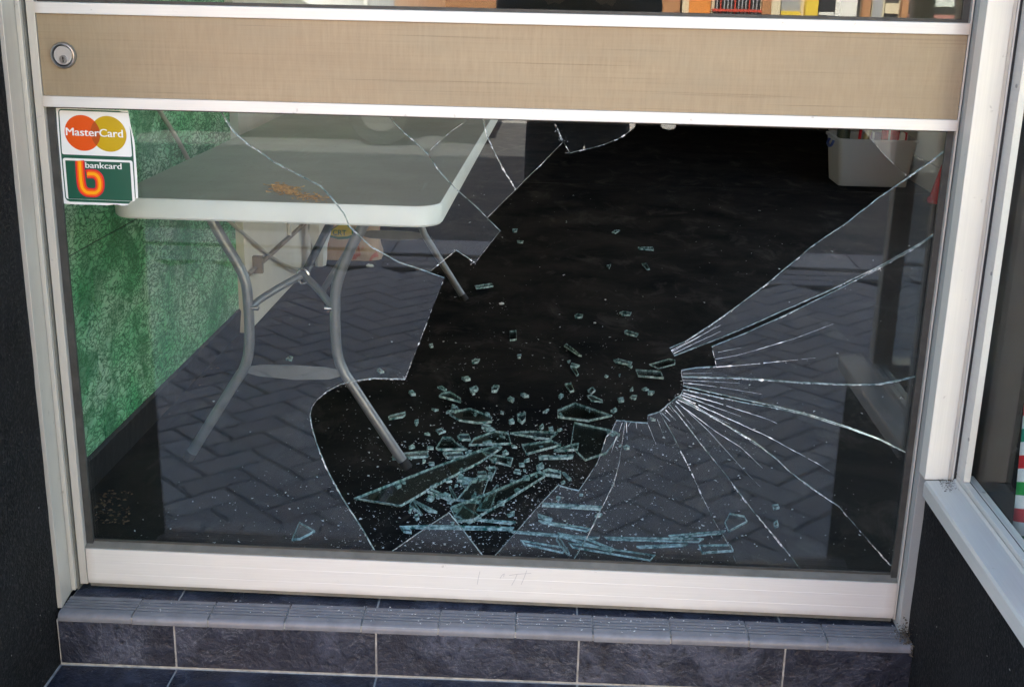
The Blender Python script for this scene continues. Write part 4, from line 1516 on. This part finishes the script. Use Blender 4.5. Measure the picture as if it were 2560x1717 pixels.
def mat_sack():
    n = N('sack_weave')
    v = n.coords()
    f = n.noise(v, 14, 4, .6, .8)
    g_ = n.noise(n.coords((40, 40, 8)), 3, 3, .6)
    base = n.mix(n.ramp(f, [(.54, .0), (.60, .85)]), (.60, .40, .25), (.58, .09, .04))
    base = n.mix(n.ramp(g_, [(.5, .0), (.8, .35)]), base, (.72, .55, .40))
    n.set(Base_Color=base, Roughness=.45)
    n.bump(f, .3, .004)


mat_sack()
plain('sack_yellow', (.72, .52, .03), .4)
plain('sack_green', (.03, .17, .05), .4)
sk = thing('feed_sack', (-.02, 2.85, 0), 'orange and cream printed plastic sack slumped against the wall', 'sack')
mb = MB()
nu, nv = 28, 16
SC = Vector((-.026, 2.93, 0))
sack_pt = []
for j in range(nv + 1):
    t = j / nv
    z = .44 * t
    hw = (.128 + .012 * math.sin(t * 3)) * (1.10 - .25 * t) * (1.06 if t < .1 else 1)
    hd = .085 * math.sqrt(max(0.02, 1 - (t * 1.02 - .25) ** 2)) * (1.05 - .55 * t)
    row = []
    for k in range(nu):
        a = 2 * math.pi * k / nu
        ca, sa = math.cos(a), math.sin(a)
        e = .62
        x = hw * math.copysign(abs(ca) ** e, ca)
        y = hd * math.copysign(abs(sa) ** e, sa)
        wob = .010 * noise.noise(Vector((x * 18, y * 18, z * 12)))
        row.append(SC + Vector((x + wob, y + wob, z)))
    sack_pt.append(row)
mb.add([p for r_ in sack_pt for p in r_], [(j * nu + k, j * nu + (k + 1) % nu, (j + 1) * nu + (k + 1) % nu, (j + 1) * nu + k) for j in range(nv) for k in range(nu)] + [list(range(nu - 1, -1, -1)), [nv * nu + k for k in range(nu)]])
mb.build('sack_body', 'sack_weave', sk, 0, True)


def sack_front(px, py, off):
    p = at(px, py, 1, 2.843)
    return (p.x, 2.833 - off, p.z)


pl = [(820, 590), (830, 572), (848, 560), (868, 560), (884, 572), (886, 590), (870, 596), (845, 597)]
lb = MB().prism([sack_front(*p, 0) for p in pl], [(a, b + .004, c_) for a, b, c_ in (sack_front(*p, 0) for p in pl)], 0, 0).build('label_patch', 'sack_green', sk)
pl2 = [(824, 586), (833, 572), (849, 562), (867, 562), (880, 574), (881, 586), (868, 590), (846, 591)]
MB().prism([sack_front(*p, .0006) for p in pl2], [(a, b + .0005, c_) for a, b, c_ in (sack_front(*p, .0006) for p in pl2)], 0, 0).build('label_field', 'sack_yellow', lb)
lettering('CRT', .02, (833, 586), (34, 1), (0, -13), 'sack_green', lambda x, y: sack_front(x, y, .0014), lb)

# plastic tub of wrapping things against the right wall
tub = thing('plastic_tub', (2.74, 5.32, 0), 'translucent plastic tub with blue handle on the floor by the right wall', 'tub')
n_t = N('tub_plastic')
td = n_t.n('BsdfDiffuse')
td.inputs[0].default_value = (.82, .80, .76, 1)
ttl = n_t.n('BsdfTranslucent')
ttl.inputs[0].default_value = (.82, .80, .76, 1)
ttr = n_t.n('BsdfTransparent')
tg = n_t.n('BsdfGlossy')
tg.inputs['Roughness'].default_value = .25
m1_, m2_, m3_ = n_t.n('MixShader'), n_t.n('MixShader'), n_t.n('MixShader')
m1_.inputs[0].default_value = .35
m2_.inputs[0].default_value = .48
m3_.inputs[0].default_value = .05
for a_, b_ in ((td.outputs[0], m1_.inputs[1]), (ttl.outputs[0], m1_.inputs[2]), (m1_.outputs[0], m2_.inputs[1]), (ttr.outputs[0], m2_.inputs[2]), (m2_.outputs[0], m3_.inputs[1]), (tg.outputs[0], m3_.inputs[2]), (m3_.outputs[0], n_t.out.inputs['Surface'])):
    n_t.t.links.new(a_, b_)
mb = MB()
Q0 = round_rect(2.530, 2.935, 5.180, 5.50, .03, 5)
Q1 = round_rect(2.500, 2.965, 5.155, 5.525, .035, 5)
Qi0 = round_rect(2.534, 2.931, 5.184, 5.496, .027, 5)
Qi1 = round_rect(2.504, 2.961, 5.159, 5.521, .032, 5)
nq = len(Q0)
mb.add([(x, y, .003) for x, y in Q0] + [(x, y, .275) for x, y in Q1] + [(x, y, .275) for x, y in Qi1] + [(x, y, .010) for x, y in Qi0],
       [(r_ * nq + i, r_ * nq + (i + 1) % nq, (r_ + 1) * nq + (i + 1) % nq, (r_ + 1) * nq + i) for r_ in range(3) for i in range(nq)] + [list(range(nq - 1, -1, -1)), [3 * nq + i for i in range(nq)]])
mb.build('tub_body', 'tub_plastic', tub, 0, True)
rimo = [(x, y, z) for z in (.272, .286) for x, y in round_rect(2.490, 2.975, 5.145, 5.535, .04, 5)]
rimi = [(x, y, z) for z in (.286, .272) for x, y in round_rect(2.506, 2.959, 5.161, 5.519, .03, 5)]
MB().add(rimo + rimi, [(r_ * nq + i, r_ * nq + (i + 1) % nq, ((r_ + 1) % 4) * nq + (i + 1) % nq, ((r_ + 1) % 4) * nq + i) for r_ in range(4) for i in range(nq)]).build('rim', 'tub_plastic', tub, 0, True)
plain('handle_blue', (.02, .05, .22), .4)
MB().tube(smooth_path([(2.492, 5.26, .262), (2.482, 5.265, .235), (2.480, 5.32, .222), (2.482, 5.375, .235), (2.492, 5.38, .262)], 5), .0085, 8).build('handle', 'handle_blue', tub, 0, True)
plain('tinsel_gold', (.22, .18, .06), .35, .6, .6, 160)
plain('tinsel_dark', (.03, .035, .015), .5, .3, .6, 160)
plain('felt_red', (.55, .012, .02), .85, 0, .15, 90)
plain('brass', (.50, .42, .22), .4, .6)
plain('wrap_white', (.8, .78, .74), .5)
plain('wrap_orange', (.62, .30, .16), .5)
plain('wrap_mauve', (.35, .28, .38), .5)
tn = MB().lathe([(.036, 0), (.040, .02), (.040, .30), (.034, .32)], (2.568, 5.36, .03), (0.0, 0, 1), 20).build('tinsel_roll', 'tinsel_dark', None, 0, True)
tag(tn, 'dark gold roll standing upright in the plastic tub', 'roll')
tn = MB().tube([(2.66, 5.30, .14), (2.74, 5.42, .34)], .020, 14).build('cardboard_tube', 'brass', None, 0, True)
tag(tn, 'gold cardboard tube leaning in the tub beside the roll', 'tube')
tn = MB().tube([(2.64, 5.28, .16), (2.68, 5.40, .33)], .009, 10).build('wrapping_stick', 'felt_red', None, 0, True)
tag(tn, 'thin red stick leaning in the tub beside the gold tube', 'stick')


def striped_candy(name, c0, c1, r, label):
    t = thing(name, tuple(c0), label, 'ornament')
    c0, c1 = Vector(c0), Vector(c1)
    for k in range(6):
        MB().tube([c0.lerp(c1, k / 6 + .002), c0.lerp(c1, (k + 1) / 6 - .002)], r, 10).build('band', 'felt_red' if k % 2 else 'wrap_white', t, 0, True)


striped_candy('striped_ornament', (2.60, 5.215, .05), (2.70, 5.26, .13), .026, 'red and white striped ornament at the bottom left of the tub')
striped_candy('striped_ornament', (2.70, 5.22, .04), (2.80, 5.24, .15), .028, 'red and white striped ornament in the middle of the tub')
striped_candy('striped_ornament', (2.80, 5.225, .04), (2.88, 5.25, .14), .026, 'red and white striped ornament at the bottom right of the tub')
o = MB().lathe([(.01, 0), (.05, .02), (.06, .06), (.045, .10), (.01, .12)], (2.66, 5.30, .012), (0, 0, 1), 16).build('orange_bauble', 'wrap_orange', None, 0, True)
tag(o, 'orange bauble on the bottom of the tub', 'ornament')
for (x0, x1, z0, z1, yy, mt, lb_) in ((2.72, 2.83, .18, .30, 5.42, 'wrap_mauve', 'mauve wrapped packet in the top of the tub'), (2.80, 2.90, .18, .325, 5.36, 'felt_red', 'red wrapped packet in the top right of the tub'), (2.895, 2.945, .2, .31, 5.34, 'wrap_white', 'white wrapped packet at the right end of the tub')):
    t = thing('wrapped_packet', ((x0 + x1) / 2, yy, .18), lb_, 'packet')
    MB().box(x0, x1, yy - .03, yy + .03, z0, z1).build('wrapper', mt, t, .012)
    MB().box(x0 + .03, x0 + .042, yy - .0312, yy + .0312, z0 + .004, z1 + .001).build('ribbon', 'wrap_white' if mt != 'wrap_white' else 'felt_red', t)
# red felt cone hat by the right wall
hat = thing('felt_hat', (2.99, 4.70, .0), 'red felt cone hat standing beside the tub, at the pane edge', 'hat')
mb = MB()
for j in range(9):
    t = j / 8
    for k in range(20):
        a = 2 * math.pi * k / 20
        r = .045 * (1 - t) ** .9 + .002
        mb.v.append((2.985 - .012 * (1 - t) + r * math.cos(a) + .012 * t * t, 4.70 + r * math.sin(a), .0 + .27 * t))
for j in range(8):
    for k in range(20):
        mb.f.append([j * 20 + k, j * 20 + (k + 1) % 20, (j + 1) * 20 + (k + 1) % 20, (j + 1) * 20 + k])
        mb.mi.append(0)
mb.build('cone', 'felt_red', hat, 0, True)
MB().lathe([(.048, 0), (.052, .008), (.052, .022), (.046, .03)], (2.973, 4.70, 0.0), (0, 0, 1), 20).build('brim', 'felt_red', hat, 0, True)

# striped Christmas stocking in the side window
stn = thing('christmas_stocking', (1.72, -.21, .258), 'red, white and green striped Christmas stocking in the side window', 'stocking')
for nm, c_ in (('cloth_white', (.78, .78, .74)), ('cloth_red', (.62, .015, .02)), ('cloth_green', (.02, .30, .06)), ('cloth_teal', (.01, .24, .14))):
    plain(nm, c_, .8, 0, .08, 60)
seq = ['cloth_teal', 'cloth_white', 'cloth_red', 'cloth_white', 'cloth_green', 'cloth_white', 'cloth_red', 'cloth_white', 'cloth_teal', 'cloth_white', 'cloth_red', 'cloth_white']
ns = len(seq)


def stock(t, a):
    r = .055 * (1 - .10 * t) * (1 if t > .08 else .6 + 5.0 * t)
    return Vector((1.715 + .028 * math.cos(a) * (r / .055), -.186 + .048 * t + r * math.sin(a), .262 + .27 * t - .022 * math.sin(a)))


for i, mt in enumerate(seq):
    mb = MB()
    for j in range(3):
        t = (i + j / 2) / ns
        for k in range(24):
            mb.v.append(tuple(stock(t, 2 * math.pi * k / 24)))
    for j in range(2):
        for k in range(24):
            mb.f.append([j * 24 + k, j * 24 + (k + 1) % 24, (j + 1) * 24 + (k + 1) % 24, (j + 1) * 24 + k])
            mb.mi.append(0)
    mb.build('stripe', mt, stn, 0, True)
rp = [(-.115, .29), (-.072, .325), (-.052, .38), (-.038, .44), (-.040, .48), (-.058, .51), (-.10, .53), (-.24, .53), (-.24, .29)]
MB().prism([(1.746, y, z) for y, z in rp], [(1.754, y, z) for y, z in rp], 0, 0).build('felt_back', 'felt_red', stn, .003)
rbx = thing('red_banner', (1.80, .02, .62), 'red cloth hanging high in the side window', 'banner')
MB().box(1.742, 1.9, .028, .034, .735, .98).build('cloth', 'felt_red', rbx, .002)
MB().tube([(1.735, .031, .985), (1.907, .031, .985)], .006, 8).build('rod', 'steel_dark', rbx, 0, True)

# ================================================================== LITTER
mb = MB()
for _ in range(170):
    if random.random() < .55:
        p = at(random.uniform(240, 330), random.uniform(1225, 1310), 2, 0)
    else:
        t = random.random()
        p = at(330 + 270 * t + random.gauss(0, 8), 1105 - 260 * t + random.gauss(0, 10), 2, 0)
    if p.y < .08 or p.x < -.16:
        continue
    r = random.uniform(.002, .007)
    a = random.random() * 6.28
    d1, d2 = Vector((math.cos(a), math.sin(a), 0)) * r, Vector((-math.sin(a), math.cos(a), .2)) * r * .45
    mb.add([p + d1, p + d2 + Vector((0, 0, r * .4)), p - d1, p - d2 + Vector((0, 0, .0006))], [(0, 1, 2, 3)])
tag(mb.build('leaf_litter', 'leaf_brown', fix=False), 'brown leaf scraps on the floor along the green wall', 'leaf litter', kind='stuff')
mb = MB()
for _ in range(420):
    u = random.random()
    if u < .72:
        c_ = Vector((1.5760 - abs(random.gauss(0, .010)), random.uniform(-.068, -.026), abs(random.gauss(0, .016)) * random.random()))
    elif u < .8:
        c_ = Vector((1.5755 - abs(random.gauss(0, .004)), -.0265, random.uniform(0, .05) * random.random()))
    else:
        c_ = Vector((1.5790 - abs(random.gauss(0, .004)), random.uniform(-.078, -.068), random.uniform(-.02, .003)))
    r = random.uniform(.0008, .0028)
    mb.add([c_ + Vector((random.uniform(-1, 1), random.uniform(-1, 1), random.uniform(-.4, 1))) * r for _ in range(4)], [(0, 1, 2), (0, 2, 3), (0, 3, 1), (1, 3, 2)])
tag(mb.build('corner_grit', 'dirt', fix=False), 'brown grit packed in the right corner of the step', 'grit', kind='stuff')
mb = MB()
for _ in range(260):
    t = random.random() ** 1.6
    c_ = Vector((1.585 + .028 * random.random() - t * .004, -.0645 - t * .05, .3288 + (1 - t) * .003 * random.random()))
    r = random.uniform(.0005, .0018)
    mb.add([c_ + Vector((random.uniform(-1, 1), random.uniform(-1, 1), random.uniform(-.3, .8))) * r for _ in range(4)], [(0, 1, 2), (0, 2, 3), (0, 3, 1), (1, 3, 2)])
tag(mb.build('sill_dirt', 'dirt', fix=False), 'crust of brown dirt in the corner of the window sill', 'dirt', kind='stuff')
for i, (px, py, r) in enumerate(((1254, 759, .010), (925, 665, .016), (1487, 807, .005))):
    c_ = at(px, py, 2, .003)
    mb = MB()
    bm = bmesh.new()
    bmesh.ops.create_icosphere(bm, subdivisions=2, radius=r)
    for v in bm.verts:
        k = 1 + .5 * noise.noise(v.co * (2.2 / r) + Vector((i * 7, 0, 0)))
        v.co = Vector((v.co.x * k, v.co.y * k * .7, max(-.003, v.co.z * k * .55)))
    bm.verts.index_update()
    mb.add([c_ + v.co for v in bm.verts], [[v.index for v in f.verts] for f in bm.faces])
    bm.free()
    o = mb.build('paper_scrap', 'paper_white', None)
    tag(o, ('crumpled white scrap on the open floor right of the far table leg', 'crumpled white scrap at the foot of the orange sack', 'tiny white pellet on the open floor inside the hole')[i], 'paper scrap')

# ================================================================== ACROSS THE STREET (seen in the glass)
plain('brick', (.42, .20, .09), .85, 0, .25, 40)
plain('shop_cream', (.70, .60, .42), .7)
plain('shop_red', (.60, .07, .04), .5)
plain('shop_orange', (.75, .26, .05), .5)
plain('shop_yellow', (.80, .56, .06), .5)
plain('shop_dark', (.03, .03, .035), .25)
plain('shop_grey', (.35, .36, .38), .5)
plain('shop_white', (.80, .79, .75), .5)
plain('shop_pink', (.55, .22, .20), .6)


def street_shop(x0, x1, wall, label, items):
    t = thing('street_shop', ((x0 + x1) / 2, -14.4, -.2), label, 'building')
    bx('wall', wall, t, x0, x1, -18, -14.2, -.4, 5.0)
    bx('parapet', 'shop_cream', t, x0 - .02, x1 + .02, -18.1, -14.08, 5.0, 5.3)
    for nm, a, b, z0, z1, d, mt in items:
        bx(nm, mt, t, a, b, -14.2 + .002, -14.2 + d, z0, z1)
    return t


def fx(px):      # where a reflected column stands on the far shop fronts
    return at(px, 30, 1, 14.2).x


it = [('window_glass', fx(1240), fx(1420), .5, 2.4, .02, 'shop_dark'), ('panel', fx(1430), fx(1560), .0, 2.4, .05, 'brick')]
for k in range(6):
    it.append(('window_frame', fx(560 + k * 70), fx(560 + k * 70 + 10), .4, 2.4, .06, 'shop_white'))
it += [('window_glass', fx(560), fx(985), .4, 2.4, .015, 'shop_grey'), ('sign_board', fx(500), fx(1600), 2.6, 3.3, .12, 'shop_white')]
street_shop(-14, fx(1700), 'brick', 'brick shop across the street with white window frames', it)
it = [('panel', fx(1722), fx(1775), -.2, 2.6, .06, 'shop_orange'), ('panel', fx(1722), fx(1775), .2, .74, .08, 'shop_yellow'), ('window_glass', fx(1786), fx(1900), .0, 2.4, .02, 'shop_dark'), ('cross_bar', fx(1780), fx(1905), .78, .81, .1, 'shop_red')]
for k in range(12):
    it.append(('bar', fx(1790 + k * 9), fx(1790 + k * 9 + 2.5), .0, 2.4, .07, 'shop_red' if k % 4 == 1 else 'shop_grey'))
it += [('pier', fx(1903), fx(1925), -.2, 3, .12, 'brick'), ('pier', fx(1925), fx(1948), -.2, 3, .10, 'shop_cream'), ('window_glass', fx(1952), fx(2000), .3, 2.4, .02, 'shop_grey'), ('window_sill', fx(1952), fx(2000), .72, .80, .08, 'shop_yellow'),
       ('sign_post', fx(2010), fx(2040), -.2, 2.8, .16, 'shop_yellow'), ('window_glass', fx(2044), fx(2150), .2, 2.4, .02, 'shop_dark'), ('poster', fx(2088), fx(2142), .62, .98, .04, 'shop_white'), ('poster', fx(2048), fx(2085), .76, .80, .04, 'shop_white'), ('pier', fx(2152), fx(2172), -.2, 3, .12, 'brick')]
street_shop(fx(1706), fx(2176), 'shop_cream', 'cream and orange shop front with red bars across the street', it)
it = [('window_glass', fx(2182), fx(2205), .2, 2.4, .03, 'shop_grey'), ('window_glass', fx(2212), fx(2246), .2, 2.4, .02, 'shop_dark'), ('panel', fx(2212), fx(2246), .80, .93, .05, 'shop_cream'), ('pier', fx(2250), fx(2266), -.2, 3, .12, 'brick'), ('window_frame', fx(2270), fx(2390), .82, 2.4, .05, 'shop_dark'), ('window_glass', fx(2280), fx(2382), .90, 2.3, .07, 'shop_white'), ('panel', fx(2270), fx(2390), -.2, .80, .03, 'shop_pink')]
street_shop(fx(2180), 16, 'shop_cream', 'cream shop with pink stall riser at the far right across the street', it)

# white parked car on the far side of the road
plain('car_white', (.80, .80, .78), .25)
plain('car_glass', (.02, .025, .03), .08)
plain('tyre', (.02, .02, .02), .8)
plain('lamp_clear', (.7, .7, .7), .1, .3)
car = thing('parked_car', (-2.2, -10.0, -.345), 'white car parked across the street, mirrored in the upper glass', 'car')
prof = [(-4.35, .45), (-4.38, .75), (-4.25, 1.02), (-3.85, 1.10), (-3.35, 1.48), (-1.9, 1.50), (-1.15, 1.12), (-.35, 1.02), (-.03, .82), (.0, .45)]
mb = MB()
cols = []
for yy, ins in ((-10.9, .06), (-10.82, 0), (-10.0, -.01), (-9.18, 0), (-9.1, .06)):
    cols.append([(x + (ins if x < -2 else -ins), yy + (.14 if (z > 1.15 and yy < -10) else -.14 if z > 1.15 else 0), z - .345 - ins * .3) for x, z in prof])
npf = len(prof)
mb.add([p for c_ in cols for p in c_], [(a * npf + i, a * npf + (i + 1) % npf, (a + 1) * npf + (i + 1) % npf, (a + 1) * npf + i) for a in range(4) for i in range(npf)] + [list(range(npf)), [4 * npf + i for i in range(npf)][::-1]])
mb.build('body', 'car_white', car, .03, True)
MB().prism([(x, -9.085, z - .345) for x, z in ((-3.75, 1.12), (-3.3, 1.42), (-1.95, 1.44), (-1.3, 1.12))], [(x, -9.23, z - .345) for x, z in ((-3.75, 1.12), (-3.3, 1.42), (-1.95, 1.44), (-1.3, 1.12))], 0, 0).build('side_window', 'car_glass', car)
for x in (-.85, -3.5):
    for yy in (-9.2, -10.8):
        wh = MB().lathe([(.20, -.11), (.31, -.10), (.325, 0), (.31, .10), (.20, .11)], (x, yy, -.02), (0, 1, 0), 24).build('wheel', 'tyre', car, 0, True)
        MB().lathe([(.19, -.112), (.18, -.118), (.02, -.122), (.02, .122), (.18, .118), (.19, .112)], (x, yy, -.02), (0, 1, 0), 20).build('rim', 'chrome', wh, 0, True)
for yy in (-9.35, -10.65):
    MB().box(-.10, .004, yy - .14, yy + .14, .30, .42).build('headlight', 'lamp_clear', car, .02)

# the person taking the picture, on the pavement behind the camera
plain('jacket_dark', (.012, .013, .02), .8, 0, .2, 30)
plain('trousers_dark', (.015, .017, .026), .85, 0, .2, 30)
plain('skin', (.55, .33, .24), .55)
plain('hair_brown', (.05, .03, .02), .7)
plain('shoe_dark', (.03, .028, .026), .6)
PX, PY = .93, -2.50
JN = {'pelvis': (0, 0, .97, .15, .11), 'waist': (0, 0, 1.10, .14, .105), 'chest': (0, .01, 1.32, .17, .12), 'neck': (0, .015, 1.50, .06, .06), 'headb': (0, .04, 1.58, .07, .08), 'headt': (0, .05, 1.72, .075, .09),
      'hl': (-.09, 0, .92, .095, .10), 'kl': (-.11, .02, .52, .065, .07), 'al': (-.12, -.01, .10, .045, .05), 'tl': (-.13, .14, .045, .04, .03),
      'hr': (.09, 0, .92, .095, .10), 'kr': (.12, .02, .52, .065, .07), 'ar': (.13, -.01, .10, .045, .05), 'tr': (.14, .14, .045, .04, .03),
      'sl': (-.19, .0, 1.42, .07, .07), 'el': (-.27, .12, 1.24, .05, .05), 'wl': (-.06, .30, 1.33, .032, .03), 'pl': (-.035, .355, 1.36, .03, .022),
      'sr': (.19, .0, 1.42, .07, .07), 'er': (.27, .12, 1.24, .05, .05), 'wr': (.06, .30, 1.33, .032, .03), 'pr': (.035, .355, 1.36, .03, .022)}
ED = [('pelvis', 'waist'), ('waist', 'chest'), ('chest', 'neck'), ('neck', 'headb'), ('headb', 'headt'), ('pelvis', 'hl'), ('hl', 'kl'), ('kl', 'al'), ('al', 'tl'), ('pelvis', 'hr'), ('hr', 'kr'), ('kr', 'ar'), ('ar', 'tr'),
      ('chest', 'sl'), ('sl', 'el'), ('el', 'wl'), ('wl', 'pl'), ('chest', 'sr'), ('sr', 'er'), ('er', 'wr'), ('wr', 'pr')]
vs, rad, ed = [], [], []
ks = list(JN)
for k in ks:
    vs.append(JN[k][:3])
    rad.append(JN[k][3:])
for a, b in ED:
    ed.append((ks.index(a), ks.index(b)))
for s_, wrist in ((-1, 'pl'), (1, 'pr')):      # four fingers and a thumb closing on the phone
    bw = JN[wrist]
    for f_ in range(4):
        i0 = len(vs)
        zz = bw[2] + .030 - f_ * .020
        L_ = (.026, .030, .028, .022)[f_]
        vs += [(bw[0] - s_ * .002, bw[1] + .022, zz), (bw[0] - s_ * .008, bw[1] + .022 + L_, zz), (bw[0] - s_ * .028, bw[1] + .024 + L_, zz)]
        rad += [(.009, .009), (.008, .008), (.007, .007)]
        ed += [(ks.index(wrist), i0), (i0, i0 + 1), (i0 + 1, i0 + 2)]
    i0 = len(vs)
    vs += [(bw[0] - s_ * .012, bw[1] - .004, bw[2] + .034), (bw[0] - s_ * .030, bw[1] + .010, bw[2] + .042)]
    rad += [(.010, .010), (.008, .008)]
    ed += [(ks.index(wrist), i0), (i0, i0 + 1)]
me = bpy.data.meshes.new('person_cage')
me.from_pydata(vs, ed, [])
ob = bpy.data.objects.new('person_cage', me)
col.objects.link(ob)
sm = ob.modifiers.new('skin', 'SKIN')
sm.use_smooth_shade = True
for i, r in enumerate(rad):
    me.skin_vertices[0].data[i].radius = r
    me.skin_vertices[0].data[i].use_root = (i == 0)
ob.modifiers.new('sub', 'SUBSURF').levels = 1
dg = bpy.context.evaluated_depsgraph_get()
bme = bpy.data.meshes.new_from_object(ob.evaluated_get(dg))
bpy.data.objects.remove(ob)
person = thing('person', (PX, PY, PAVE_Z), 'person in dark jacket and trousers photographing the door, mirrored in the glass', 'person')
bme.materials.clear()
for mt in ('jacket_dark', 'trousers_dark', 'skin', 'shoe_dark'):
    bme.materials.append(MATS[mt])
for p in bme.polygons:
    c_ = p.center
    p.use_smooth = True
    if c_.z > 1.52 or c_.y > .285:
        p.material_index = 2
    elif c_.z > .95:
        p.material_index = 0
    elif c_.z > .11:
        p.material_index = 1
    else:
        p.material_index = 3
body = bpy.data.objects.new('body', bme)
col.objects.link(body)
body.parent = person
bm = bmesh.new()
bmesh.ops.create_icosphere(bm, subdivisions=3, radius=.105)
for v in bm.verts:
    v.co = Vector((v.co.x * .92, v.co.y * 1.05 - .008, v.co.z * 1.12))
bmesh.ops.delete(bm, geom=[v for v in bm.verts if v.co.z < -.02 and v.co.y > -.03], context='VERTS')
hm = bpy.data.meshes.new('hair')
bm.to_mesh(hm)
bm.free()
hm.materials.append(MATS['hair_brown'])
hair = bpy.data.objects.new('hair', hm)
col.objects.link(hair)
hair.parent = person
hair.location = (0, .045, 1.69)
